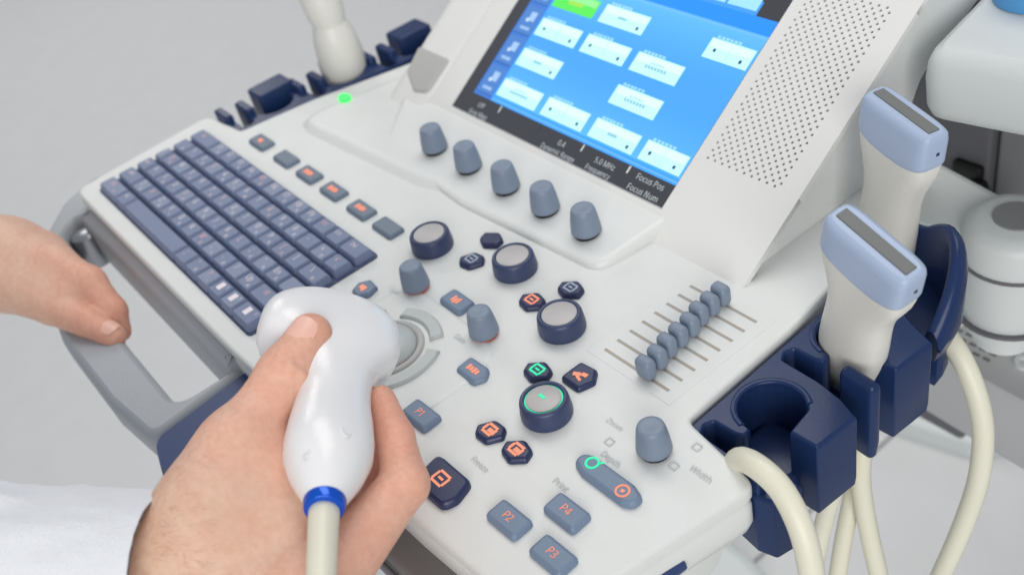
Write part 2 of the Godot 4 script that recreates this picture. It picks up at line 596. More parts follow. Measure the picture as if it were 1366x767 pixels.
func keyboard(c: Node3D) -> void:
	var x0 := -0.2815
	var x1 := -0.0030
	var st := prism(turned(rect(x1 - x0 + 0.004, 0.103, 0.004), 0, Vector2((x0 + x1) / 2, 0.0850)), -0.001, 0.0012, 0.0006)
	var kb := put(st, "keyboard", M.key_well, c, V(0, 0, 0))
	var zs := [0.1275, 0.1105, 0.0937, 0.0768, 0.0598, 0.0432]
	var rows := [
		[[-0.2815, -0.2455, -0.2262, -0.126, -0.1063, -0.0866, -0.067, -0.048, -0.029], ["Fn", "Alt", "", ";", "'", "?", "I<", "II", ">I"]],
		[[-0.2815, -0.2515], ["Shift", "Z", "X", "C", "V", "B", "N", "M", ",", ".", "/", "Up", "Sft"], 0.0195],
		[[-0.2815, -0.2630], ["Cap", "A", "S", "D", "F", "G", "H", "J", "K", "L", ";", "'", "En", ""], 0.0197],
		[[-0.2815, -0.2680], ["T", "Q", "W", "E", "R", "T", "Y", "U", "I", "O", "P", "[", "]", "\\"], 0.0199],
		[[-0.2815, -0.2595], ["`", "1", "2", "3", "4", "5", "6", "7", "8", "9", "0", "-", "=", "<"], 0.0198],
		[[-0.2815, -0.2440], ["Esc", "F1", "F2", "F3", "F4", "F5", "F6", "F7", "F8", "F9", "F10", "F11", "Del"], 0.0196]]
	for r in rows.size():
		var edge: Array = rows[r][0].duplicate()
		var caps: Array = rows[r][1]
		if rows[r].size() > 2:
			while edge.size() < caps.size():
				edge.append(float(edge[-1]) + float(rows[r][2]))
		while edge.size() > 1 and float(edge[-1]) > x1 - 0.010:
			edge.pop_back()
		edge.append(x1)
		for k in edge.size() - 1:
			var w: float = float(edge[k + 1]) - float(edge[k]) - 0.0006
			var mid: float = (float(edge[k + 1]) + float(edge[k])) / 2
			var legend := []
			var text: String = caps[mini(k, caps.size() - 1)]
			if text != "":
				legend.append([text, 0.0034 if text.length() > 2 else 0.0048, -w * 0.12, -0.0018])
				if (r * 7 + k * 3) % 4 != 1 and text.length() < 3:
					legend.append([["#", "%", "&", "+", "@", "~"][(r + k) % 6], 0.0028, w * 0.20, 0.0030])
			if r == 0 and k >= 6:
				legend = [["\u25a0", 0.0052, -w * 0.06, 0.0], ["1", 0.0030, w * 0.26, -0.0030]]
			var mesh := key_mesh(w, 0.0155, legend)
			mesh.surface_set_material(0, M.key_blue if (r * 5 + k * 3) % 7 > 1 else M.key_blue_worn)
			for s in range(1, mesh.get_surface_count()):
				mesh.surface_set_material(s, M.legend_pink if (r + k * 2) % 5 == 0 else M.legend)
			node_of(mesh, "key", null, kb, Vector3(mid, 0.0010 + rng.randf() * 0.0003, zs[r]))

# ---------------------------------------------------------------- buttons and knobs
func button(c: Node3D, x: float, z: float, poly: PackedVector2Array, material: Material, h := 0.0036, base := 0.0) -> MeshInstance3D:
	var st := begin()
	loft(st, poly, [[0.0, -0.0006], [0.0002, h * 0.55], [0.0010, h * 0.9], [0.0022, h]], true, false)
	return put(st, "push_button", material, c, V(x, base, z))

func icon_frame(w: float, d: float, t: float) -> SurfaceTool:
	var st := begin()
	box(st, Vector3(0, 0, -d / 2), Vector3(w, 0.0003, t))
	box(st, Vector3(0, 0, d / 2), Vector3(w, 0.0003, t))
	box(st, Vector3(-w / 2, 0, 0), Vector3(t, 0.0003, d - t))
	box(st, Vector3(w / 2, 0, 0), Vector3(t, 0.0003, d - t))
	return st

func icon(b: Node3D, kind: String, material: Material, y: float, size := 0.0075) -> void:
	var st := begin()
	match kind:
		"frame":
			st = icon_frame(size, size * 0.82, size * 0.17)
			box(st, Vector3(0, 0, 0), Vector3(size * 0.45, 0.0003, size * 0.16))
		"block":
			st = icon_frame(size, size * 0.8, size * 0.22)
			box(st, Vector3(size * 0.12, 0, size * 0.05), Vector3(size * 0.5, 0.0003, size * 0.38))
		"solid":
			box(st, Vector3.ZERO, Vector3(size, 0.0003, size * 0.62))
			box(st, Vector3(size * 0.28, 0, size * 0.42), Vector3(size * 0.4, 0.0003, size * 0.16))
		"bars":
			for k in 3:
				box(st, Vector3((k - 1) * size * 0.34, 0, (k % 2) * size * 0.12), Vector3(size * 0.22, 0.0003, size * 0.7))
		"word":
			for k in 4:
				box(st, Vector3((k - 1.5) * size * 0.34, 0, 0), Vector3(size * 0.24, 0.0003, size * (0.42 if k % 2 else 0.55)))
		"branch":
			box(st, Vector3(-size * 0.22, 0, size * 0.1), Vector3(size * 0.55, 0.0003, size * 0.3), 0.0, Basis(Vector3.UP, 0.5))
			box(st, Vector3(size * 0.25, 0, -size * 0.16), Vector3(size * 0.42, 0.0003, size * 0.30), 0.0, Basis(Vector3.UP, 0.2))
			box(st, Vector3(size * 0.15, 0, size * 0.3), Vector3(size * 0.5, 0.0003, size * 0.2), 0.0, Basis(Vector3.UP, -0.3))
		"ring":
			for k in 20:
				var a := TAU * k / 20
				box(st, Vector3(cos(a), 0, sin(a)) * size * 0.5, Vector3(size * 0.16, 0.0003, size * 0.17), 0.0, Basis(Vector3.UP, -a))
	put(st, "icon_light", material, b, Vector3(0, y + 0.0002, 0))

func leaf(w: float, d: float) -> PackedVector2Array:
	return rounded(PackedVector2Array([Vector2(-w / 2, d * 0.1), Vector2(-w * 0.18, -d / 2), Vector2(w * 0.30, -d * 0.46), Vector2(w / 2, -d * 0.05), Vector2(w * 0.2, d / 2), Vector2(-w * 0.3, d * 0.48)]), [0.0022, 0.004, 0.004, 0.0022, 0.004, 0.004], 4)

func rotary(c: Node3D, x: float, z: float, base: float, scale := 1.0, under: Material = null) -> void:
	var s := scale
	var k := put(lathe([Vector2(0.0098, 0.0022) * s, Vector2(0.0106, 0.0030) * s, Vector2(0.0104, 0.0060) * s, Vector2(0.0096, 0.0130) * s, Vector2(0.0086, 0.0190) * s, Vector2(0.0080, 0.0208) * s, Vector2(0.0070, 0.0217) * s, Vector2(0.0050, 0.0216) * s, Vector2(0.0, 0.0212) * s], 28), "rotary_knob", M.knob_grey, c, V(x, base, z))
	put(lathe([Vector2(0.0092 * s, -0.001), Vector2(0.0092 * s, 0.0026), Vector2(0.0, 0.0026)], 24), "knob_base", under if under else M.black, k)

func dial_profile(p: Array, by: float) -> Array:
	var out := []
	for v in p:
		out.append(Vector2(v) * by)
	return out

func dial(c: Node3D, x: float, z: float, lit: bool) -> void:
	var k := put(lathe(dial_profile([Vector2(0.0150, -0.001), Vector2(0.0157, 0.0012), Vector2(0.0156, 0.0040), Vector2(0.0148, 0.0112), Vector2(0.0143, 0.0126), Vector2(0.0134, 0.0134), Vector2(0.0122, 0.0134), Vector2(0.0117, 0.0128), Vector2(0.0115, 0.0118)], 0.93), 36), "rotary_dial", M.navy_knob, c, V(x, 0, z))
	put(lathe(dial_profile([Vector2(0.0106 if lit else 0.0114, 0.0110), Vector2(0.0106 if lit else 0.0114, 0.0128), Vector2(0.0095, 0.0135), Vector2(0.0, 0.0136)], 0.93), 36), "dial_cap", M.knob_cap, k)
	put(lathe(dial_profile([Vector2(0.0116, 0.0119), Vector2(0.0100, 0.0120)], 0.93), 36), "ring_light" if lit else "dial_gap", M.green_light if lit else M.black, k)
	if lit:
		var st := begin()
		box(st, Vector3(-0.001, 0.0129, 0), Vector3(0.0042, 0.0003, 0.0018))
		put(st, "icon_light", M.green_light, k)

func controls(c: Node3D) -> void:
	var b: MeshInstance3D
	# the row behind the keyboard
	var xs := [-0.2195, -0.1755, -0.1372, -0.0988, -0.0586, -0.0225]
	for i in 6:
		b = button(c, xs[i], 0.0120, rect(0.0256, 0.0138, 0.0028), M.slate_dull)
		if i != 1 and i != 5:
			icon(b, "word" if i > 0 else "solid", M.orange_light, 0.0036, 0.0085 if i > 0 else 0.0055)
	# around the trackball
	b = button(c, 0.0228, 0.0610, rounded(PackedVector2Array([Vector2(-0.0085, -0.001), Vector2(-0.004, -0.0085), Vector2(0.006, -0.0075), Vector2(0.0088, 0.001), Vector2(0.004, 0.008), Vector2(-0.005, 0.0068)]), [0.002]), M.slate)
	icon(b, "solid", M.orange_light, 0.0036, 0.0055)
	b = button(c, 0.0842, 0.0285, rect(0.0228, 0.0140, 0.0033), M.slate)
	icon(b, "bars", M.orange_light, 0.0036, 0.0070)
	b = button(c, 0.1432, 0.0595, rounded(PackedVector2Array([Vector2(-0.011, -0.0066), Vector2(0.006, -0.0074), Vector2(0.0115, -0.001), Vector2(0.008, 0.0066), Vector2(-0.010, 0.0066)]), [0.003, 0.004, 0.004, 0.004, 0.003]), M.slate)
	icon(b, "word", M.orange_light, 0.0036, 0.0075)
	for e in [[0.0515, -0.0250, 20, "", ""], [0.0585, -0.0030, -12, "frame", "g"], [0.1228, -0.0020, 8, "frame", "o"], [0.1335, -0.0245, 14, "frame", "g"], [0.1727, 0.0350, 10, "frame", "n"], [0.1880, 0.0815, -5, "block", "o"], [0.2098, 0.0806, 10, "block", "o"]]:
		b = button(c, e[0], e[1], turned(leaf(0.0192, 0.0150), e[2]), M.navy)
		if e[3] != "":
			icon(b, e[3], {"g": M.icon_grey, "o": M.orange_light, "n": M.green_light}[e[4]], 0.0036, 0.0072)
	b = button(c, 0.1950, 0.0220, rounded(PackedVector2Array([Vector2(-0.0085, -0.008), Vector2(0.004, -0.0095), Vector2(0.010, -0.002), Vector2(0.007, 0.0085), Vector2(-0.0085, 0.0085)]), [0.003]), M.navy)
	icon(b, "branch", M.orange_light, 0.0036, 0.0085)
	b = button(c, 0.1962, 0.1205, rounded(PackedVector2Array([Vector2(-0.0165, -0.0100), Vector2(0.0130, -0.0105), Vector2(0.0172, 0.002), Vector2(0.0150, 0.0105), Vector2(-0.0120, 0.0112)]), [0.005, 0.005, 0.007, 0.006, 0.005]), M.navy, 0.0050)
	icon(b, "frame", M.orange_light, 0.0050, 0.0085)
	var p := [[0.1475, 0.1005, "P1"], [0.2415, 0.1113, "P2"], [0.2740, 0.1100, "P3"], [0.2598, 0.0890, "P4"]]
	for e in p:
		b = button(c, e[0], e[1], rounded(PackedVector2Array([Vector2(-0.0118, -0.0066), Vector2(0.0112, -0.0074), Vector2(0.0120, 0.0066), Vector2(-0.0110, 0.0074)]), [0.0030]), M.slate, 0.0042)
		node_of(letters(e[2], 0.0044, Vector3(0, 0.0044, 0), Vector3.RIGHT, Vector3.FORWARD), "icon_light", M.orange_light, b)
	# rocker with a green and an orange ring
	b = button(c, 0.2604, 0.0618, turned(rounded(PackedVector2Array([Vector2(-0.0218, -0.0030), Vector2(-0.016, -0.0060), Vector2(0.013, -0.0066), Vector2(0.0218, -0.0040), Vector2(0.0218, 0.0030), Vector2(0.016, 0.0060), Vector2(-0.013, 0.0066), Vector2(-0.0218, 0.0040)]), [0.005], 4), 0.0), M.slate, 0.0045)
	var st := begin()
	for k in 18:
		var a := TAU * k / 18
		box(st, Vector3(-0.0125, 0.0047, -0.0012) + Vector3(cos(a), 0, sin(a)) * 0.0033, Vector3(0.0012, 0.0003, 0.0013), 0.0, Basis(Vector3.UP, -a))
	box(st, Vector3(-0.0088, 0.0047, -0.0042), Vector3(0.0032, 0.0003, 0.0011), 0.0, Basis(Vector3.UP, 0.8))
	put(st, "icon_light", M.green_light, b)
	st = begin()
	for k in 18:
		var a := TAU * k / 18
		box(st, Vector3(0.0120, 0.0047, 0.0008) + Vector3(cos(a), 0, sin(a)) * 0.0034, Vector3(0.0010, 0.0003, 0.0013), 0.0, Basis(Vector3.UP, -a))
	box(st, Vector3(0.0120, 0.0047, 0.0008), Vector3(0.0018, 0.0003, 0.0018))
	put(st, "icon_light", M.orange_light, b)
	# knobs
	for x in [-0.0707, -0.0268, 0.0182, 0.0615, 0.1031]:
		rotary(c, x, -0.0660, 0.0055, 0.95)
	rotary(c, 0.0490, 0.0360, 0.0, 0.88, M.amber_light)
	rotary(c, 0.1210, 0.0345, 0.0, 0.88, M.amber_light)
	rotary(c, 0.2630, 0.0318, 0.0, 0.89)
	dial(c, 0.0215, 0.0035, false)
	dial(c, 0.0880, -0.0165, false)
	dial(c, 0.1545, 0.0010, false)
	dial(c, 0.2000, 0.0515, true)
	# trackball with its four arc keys
	put(lathe([Vector2(0.0245, 0.0), Vector2(0.0243, 0.0014), Vector2(0.0232, 0.0022), Vector2(0.0215, 0.0022), Vector2(0.0200, 0.0008)], 48), "trackball_ring", M.pad_grey, c, V(0.083, 0.0010, 0.083))
	var prof := []
	for k in 13:
		var t := PI / 2 * k / 12.0
		prof.append(Vector2(cos(t) * 0.0198, sin(t) * 0.0105))
	put(lathe(prof, 40), "trackball", M.arc_grey, c, V(0.083, 0.0012, 0.083))
	for q in 4:
		var arc := PackedVector2Array()
		for k in 9:
			arc.append(Vector2.from_angle(-PI / 2 + q * PI / 2 + lerpf(-0.60, 0.60, k / 8.0)) * 0.0365)
		for k in 9:
			arc.append(Vector2.from_angle(-PI / 2 + q * PI / 2 + lerpf(0.66, -0.66, k / 8.0)) * 0.0275)
		var ak := begin()
		loft(ak, arc, [[0.0, 0.0], [0.0002, 0.0022], [0.0012, 0.0033]], true, false)
		put(ak, "arc_key", M.arc_grey, c, V(0.083, 0.0, 0.083))
	# faint printed words and marks
	for e in [["Depth", 0.0037, 0.2500, 0.0505], ["Width", 0.0040, 0.2910, 0.0275], ["Zoom", 0.0034, 0.2345, 0.0330], ["Print", 0.0037, 0.2432, 0.0790], ["Freeze", 0.0035, 0.2005, 0.0990], ["Gain", 0.0038, 0.0400, 0.0478], ["Gain", 0.0038, 0.1130, 0.0475]]:
		node_of(letters(e[0], e[1], Vector3(0, 0.0004, 0), Vector3.RIGHT, Vector3.FORWARD), "printed_word", M.print_grey, c, V(e[2], 0.0011 if e[3] > 0.04 and e[2] < 0.146 else 0.0, e[3]))
	for e in [[0.2745, 0.0170], [0.2745, 0.0335], [0.2380, 0.0440]]:
		var fr := icon_frame(0.0042, 0.0040, 0.0006)
		put(fr, "printed_mark", M.print_grey, c, V(e[0] + 0.003, 0.0003, e[1] - 0.001))

func sliders(c: Node3D) -> void:
	var x0 := 0.1800
	var x1 := 0.2465
	var z0 := -0.0800
	var z1 := 0.0045
	var sx0 := 0.1875
	var sx1 := 0.2390
	var st := begin()
	box(st, Vector3((sx0 + sx1) / 2, 0.0, (z0 + z1) / 2), Vector3(sx1 - sx0 + 0.002, 0.0002, z1 - z0 - 0.003))
	var bank := put(st, "slider_bank", M.slot_dark, c, V(0, 0, 0))
	var pitch := 0.00996
	var zf := -0.0029
	var half := 0.00105
	# the plate: two end pieces and the bars between the slots, with real gaps
	st = begin()
	var h := 0.0003
	var ends := [[x0, sx0], [sx1, x1]]
	for e in ends:
		box(st, Vector3((e[0] + e[1]) / 2, h / 2, (z0 + z1) / 2), Vector3(e[1] - e[0], h, z1 - z0))
	for k in 9:
		var a: float = z1 if k == 0 else zf - (k - 1) * pitch - half
		var b: float = z0 if k == 8 else zf - k * pitch + half
		box(st, Vector3((sx0 + sx1) / 2, h / 2, (a + b) / 2), Vector3(sx1 - sx0, h, absf(a - b)))
	put(st, "slider_plate", M.white_plastic, bank)
	for k in 8:
		var t := k / 7.0
		var cap := begin()
		loft(cap, rounded(PackedVector2Array([Vector2(-0.0057, -0.0040), Vector2(0.0057, -0.0040), Vector2(0.0057, 0.0040), Vector2(-0.0057, 0.0040)]), [0.0034], 4), [[0.0014, 0.0006], [0.0004, 0.0012], [0.0, 0.0030], [0.0, 0.0100], [0.0004, 0.0116], [0.0013, 0.0128], [0.0026, 0.0132]], true, false)
		put(cap, "slider_cap", M.knob_grey, bank, Vector3(lerpf(0.2222, 0.2122, t) + 0.0006 * sin(k * 2.1), 0.001, zf - k * pitch))

# ---------------------------------------------------------------- touch screen module
const TILT := 0.576
func F(x: float, t: float, out := 0.0) -> Vector3:
	return Vector3(x, 0.012 + sin(TILT) * t + cos(TILT) * out, -0.1081 - cos(TILT) * t + sin(TILT) * out)

func face_basis() -> Basis:
	# local x = x, local y = out of the face, local -z = up the face
	return Basis(Vector3.RIGHT, Vector3(0, cos(TILT), sin(TILT)), Vector3(0, -sin(TILT), cos(TILT)))

func on_face(o: Node3D, out := 0.0) -> void:
	o.transform = Transform3D(face_basis(), F(0, 0, out) + Vector3(0, DECK, 0))

func touch_module(c: Node3D) -> void:
	# body: a side profile (z, y) drawn out along x
	var st := begin()
	var body := rounded(PackedVector2Array([Vector2(-0.0875, -0.002), Vector2(-0.236, -0.002), Vector2(-0.252, 0.024), Vector2(-0.267, 0.050), Vector2(-0.330, 0.080), Vector2(-0.330, 0.112), Vector2(-0.2740, 0.1130)]), [0.001, 0.006, 0.03, 0.02, 0.01, 0.01, 0.012], 5)
	loft(st, body, [[0.0, -0.170], [0.0, 0.2045], [0.0008, 0.2064], [0.0025, 0.2075]], true, true)
	var o := put(st, "screen_housing", M.white_plastic, c)
	o.transform = Transform3D(Basis(Vector3(0, 0, 1), Vector3(1, 0, 0), Vector3(0, 1, 0)), Vector3(0, DECK, 0))
	# the white face: a frame round the screen and the speaker panel
	st = begin()
	var y0 := -0.0045
	var y1 := 0.0
	var plate := func(xa: float, xb: float, ta: float, tb: float) -> void:
		box(st, Vector3((xa + xb) / 2, (y0 + y1) / 2, -(ta + tb) / 2), Vector3(xb - xa, y1 - y0, tb - ta))
	plate.call(-0.131, -0.1045, -0.03, 0.178)
	plate.call(-0.1045, 0.1305, -0.03, -0.0010)
	plate.call(-0.1045, 0.1305, 0.1655, 0.178)
	o = put(st, "screen_frame", M.screen_plastic, c)
	on_face(o)
	# left cheek, standing proud of the frame
	st = begin()
	loft(st, turned(rect(0.047, 0.24, 0.012, 5), 0, Vector2(-0.1545, -0.088)), [[0.0, -0.03], [0.0, 0.0005], [0.0012, 0.0022], [0.004, 0.0034], [0.010, 0.0040]], true, false)
	o = put(st, "screen_cheek", M.screen_plastic, c)
	on_face(o)
	st = begin()
	loft(st, rounded(PackedVector2Array([Vector2(-0.1770, -0.0320), Vector2(-0.1330, -0.0320), Vector2(-0.1335, 0.0010), Vector2(-0.1500, 0.0050), Vector2(-0.1730, -0.0080)]), [0.003, 0.003, 0.008, 0.008, 0.008]), [[0.0, 0.001], [0.0006, 0.0046], [0.0020, 0.0056]], true, false)
	o = put(st, "release_pad", M.pad_grey, c)
	on_face(o)
	speaker(c)
	screen(c)

func speaker(c: Node3D) -> void:
	var xa := 0.1305
	var xb := 0.2130
	var ta := -0.0240
	var tb := 0.1960
	var st := begin()
	# perforated area
	var px := 0.00300
	var pt := 0.00285
	var c0 := 0.1400
	var cols := 20
	var t0 := 0.0415
	var nrow := 45
	var ha := c0 - px / 2
	var hb := c0 + (cols - 0.5) * px
	var hta := t0 - pt / 2
	var htb := t0 + (nrow - 0.5) * pt
	# solid margins as one outline in four pieces, the outer corners rounded
	for q in [[[Vector2(xa, ta), Vector2(xb, ta), Vector2(xb, hta), Vector2(xa, hta)], [0, 0.004, 0, 0]], [[Vector2(xa, htb), Vector2(xb, htb), Vector2(xb, tb), Vector2(xa, tb)], [0, 0, 0.03, 0]], [[Vector2(xa, hta), Vector2(ha, hta), Vector2(ha, htb), Vector2(xa, htb)], [0]], [[Vector2(hb, hta), Vector2(xb, hta), Vector2(xb, htb), Vector2(hb, htb)], [0]]]:
		var poly := PackedVector2Array()
		for v in q[0]:
			poly.append(Vector2(v.x, -v.y))
		loft(st, rounded(poly, q[1], 6), [[0.0, -0.0038], [0.0, 0.0]], true, false)
	var up := Vector3.UP
	for r in nrow:
		for k in cols:
			var mid := Vector3(c0 + k * px, 0, -(t0 + r * pt))
			var hole: bool = (r + k) % 2 == 0
			var cs := [Vector3(-px / 2, 0, -pt / 2), Vector3(px / 2, 0, -pt / 2), Vector3(px / 2, 0, pt / 2), Vector3(-px / 2, 0, pt / 2)]
			if not hole:
				quad(st, mid + cs[0], mid + cs[1], mid + cs[2], mid + cs[3], up, up, up, up)
				continue
			var ring := []
			var border := []
			for a in 8:
				var d := Vector3(cos(TAU * (a + 0.5) / 8), 0, sin(TAU * (a + 0.5) / 8))
				ring.append(mid + d * 0.00098)
				var s := minf(px / 2 / maxf(absf(d.x), 1e-4), pt / 2 / maxf(absf(d.z), 1e-4))
				border.append(mid + d * s)
			for a in 8:
				var b := (a + 1) % 8
				quad(st, border[a], border[b], ring[b], ring[a], up, up, up, up)
				var down := Vector3(0, -0.0016, 0)
				var nn: Vector3 = (mid - (ring[a] + ring[b]) / 2).normalized()
				quad(st, ring[a], ring[b], ring[b] + down, ring[a] + down, nn, nn, nn, nn)
			# corners of the cell outside the eight-sided border
			for q in 4:
				var near := []
				for a in 8:
					near.append([border[a].distance_to(mid + cs[q]), a])
				near.sort()
				var p1: Vector3 = border[near[0][1]]
				var p2: Vector3 = border[near[1][1]]
				var tri3 := [mid + cs[q], p1, p2]
				if (p1 - tri3[0]).cross(p2 - tri3[0]).y > 0.0:
					tri3 = [mid + cs[q], p2, p1]
				for v in tri3:
					st.set_normal(up)
					st.add_vertex(v)
	var o := put(st, "speaker_panel", M.screen_plastic, c)
	on_face(o)
	st = begin()
	box(st, Vector3((ha + hb) / 2, -0.0028, -(hta + htb) / 2), Vector3(hb - ha, 0.002, htb - hta))
	put(st, "speaker_cloth", M.hole_dark, o)

func screen(c: Node3D) -> void:
	var x0 := -0.1040
	var x1 := 0.1300
	var t1 := 0.1650
	var pw := 1170
	var ph := 825
	var im := Image.create(pw, ph, false, Image.FORMAT_RGB8)
	var k := pw / (x1 - x0)
	var dark := Color(0.235, 0.24, 0.265)
	var blue := Color(0.25, 0.62, 0.98)
	im.fill(dark)
	var fill := func(xa: float, xb: float, ta: float, tb: float, col: Color) -> void:
		im.fill_rect(Rect2i(int((xa - x0) * k), int((t1 - tb) * k), int((xb - xa) * k), int((tb - ta) * k)), col)
	fill.call(-0.0905, x1, 0.0165, 0.1395, blue)
	for r in 41:   # the interface's own backdrop: darker blue in the middle columns
		var f := r / 40.0
		fill.call(-0.0675, x1, 0.0215 + 0.1035 * f, 0.0245 + 0.1035 * f, Color(0.37, 0.71, 0.96).lerp(Color(0.29, 0.63, 0.94), sin(f * PI)))
	fill.call(-0.0905, 0.1112, 0.1395, 0.150, Color(0.27, 0.60, 0.96))
	fill.call(-0.0905, x1, 0.1260, 0.1280, Color(0.42, 0.72, 0.99))
	fill.call(-0.0905, x1, 0.1285, 0.1395, Color(0.16, 0.56, 0.98))
	for q in 3:
		fill.call(0.030 + q * 0.027, 0.055 + q * 0.027, 0.1425, 0.163, Color(0.62, 0.86, 0.98))
	fill.call(-0.0905, -0.0685, 0.0165, 0.1395, Color(0.24, 0.47, 0.80))
	for q in 4:
		var ta := 0.0190 + q * 0.0272
		fill.call(-0.0890, -0.0700, ta, ta + 0.0245, Color(0.30, 0.50, 0.78))
		fill.call(-0.0890, -0.0700, ta, ta + 0.0008, Color(0.16, 0.30, 0.56))
		fill.call(-0.0815, -0.0745, ta + 0.012, ta + 0.020, Color(0.62, 0.76, 0.92))
		fill.call(-0.0835, -0.0800, ta + 0.011, ta + 0.014, Color(0.75, 0.85, 0.95))
		fill.call(-0.0850, -0.0740, ta + 0.0040, ta + 0.0068, Color(0.58, 0.72, 0.90))
	fill.call(-0.0675, x1, 0.0178, 0.0192, Color(0.42, 0.70, 0.98))
	var cx := [-0.0670, -0.0142, 0.0386, 0.0892]
	var cw := [0.0470, 0.0465, 0.0455, 0.0390]
	var ct := [0.0218, 0.0492, 0.0762, 0.1018]
	var pale := Color(0.76, 0.97, 0.99)
	for cell in [[0, 0], [1, 0], [2, 0], [3, 0], [0, 1], [2, 1], [0, 2], [1, 2], [2, 2], [0, 3], [1, 3], [3, 3]]:
		var xa: float = cx[cell[0]]
		var w: float = cw[cell[0]]
		var ta: float = ct[cell[1]]
		var green: bool = cell[0] == 0 and cell[1] == 3
		var col := Color(0.36, 0.90, 0.36) if green else pale
		fill.call(xa, xa + w, ta, ta + 0.0155, Color(0.30, 0.66, 0.92))
		fill.call(xa + 0.0004, xa + w - 0.0004, ta + 0.0006, ta + 0.0155, col)
		fill.call(xa + 0.002, xa + w - 0.002, ta + 0.009, ta + 0.0145, col.lerp(Color.WHITE, 0.35))
		if not green:
			for q in 6:
				fill.call(xa + 0.004 + q * 0.0036, xa + 0.0068 + q * 0.0036, ta + 0.0160, ta + 0.0180, Color(0.60, 0.84, 0.98))
		var two: bool = cell in [[1, 0], [3, 0], [1, 2], [0, 2], [3, 3]]
		if two:
			fill.call(xa + w / 2 - 0.0003, xa + w / 2 + 0.0003, ta + 0.002, ta + 0.0135, Color(0.60, 0.86, 0.94))
			fill.call(xa + 0.0065, xa + 0.0088, ta + 0.0060, ta + 0.0086, Color(0.14, 0.28, 0.40))
			fill.call(xa + w - 0.0088, xa + w - 0.0065, ta + 0.0038, ta + 0.0064, Color(0.14, 0.28, 0.40))
		elif cell in [[2, 0], [0, 1], [1, 3]]:
			fill.call(xa + w - 0.0085, xa + w - 0.0062, ta + 0.0034, ta + 0.0060, Color(0.14, 0.28, 0.40))
			fill.call(xa + w * 0.36, xa + w * 0.56, ta + 0.0070, ta + 0.0092, Color(0.55, 0.78, 0.85))
		elif green:
			for q in 5:
				fill.call(xa + 0.016 + q * 0.0032, xa + 0.0180 + q * 0.0032, ta + 0.006, ta + 0.0095, Color(0.72, 0.85, 0.30))
		else:
			for q in 5:
				fill.call(xa + w * 0.34 + q * 0.0028, xa + w * 0.34 + q * 0.0028 + 0.0018, ta + 0.0096, ta + 0.0112, Color(0.62, 0.82, 0.88))
			for q in 7:
				fill.call(xa + w * 0.27 + q * 0.0030, xa + w * 0.27 + q * 0.0030 + 0.0021, ta + 0.0058, ta + 0.0083, Color(0.52, 0.74, 0.82))
	for tick in [-0.0532, -0.0055, 0.0422, 0.0888]:
		fill.call(tick - 0.0007, tick + 0.0007, 0.0105, 0.0160, Color(0.80, 0.84, 0.80) if tick != -0.0055 else Color(0.16, 0.2, 0.27))
		fill.call(tick - 0.0004, tick + 0.0004, 0.001, 0.0095, Color(0.19, 0.23, 0.31))
	var m := mat("screen_image", Color(0.03, 0.03, 0.035), 0.16)
	m.emission_enabled = true
	m.emission_texture = ImageTexture.create_from_image(im)
	m.emission = Color(0, 0, 0)
	m.emission_energy_multiplier = 1.08
	var st := begin()
	var uv := [Vector2(0, 1), Vector2(0, 0), Vector2(1, 0), Vector2(0, 1), Vector2(1, 0), Vector2(1, 1)]
	var ps := [Vector3(x0, 0, 0), Vector3(x0, 0, -t1), Vector3(x1, 0, -t1), Vector3(x0, 0, 0), Vector3(x1, 0, -t1), Vector3(x1, 0, 0)]
	for i in 6:
		st.set_normal(Vector3.UP)
		st.set_uv(uv[i])
		st.add_vertex(ps[i])
	var o := put(st, "touch_screen", m, c)
	on_face(o, -0.0004)
	for e in [["Off", 0.0046, -0.0740, 0.0096], ["Gray Map", 0.0046, -0.0720, 0.0026], ["0.4", 0.0048, 0.0225, 0.0096], ["Dynamic Range", 0.0046, 0.0235, 0.0026], ["5.0 MHz", 0.0048, 0.0680, 0.0098], ["Frequency", 0.0046, 0.0660, 0.0028], ["Focus Pos", 0.0050, 0.1105, 0.0118], ["Focus Num", 0.0050, 0.1098, 0.0032]]:
		node_of(letters(e[0], e[1] * 0.86, Vector3(e[2], 0.0003, -e[3]), Vector3.RIGHT, Vector3.FORWARD), "screen_caption", M.caption_light, o)

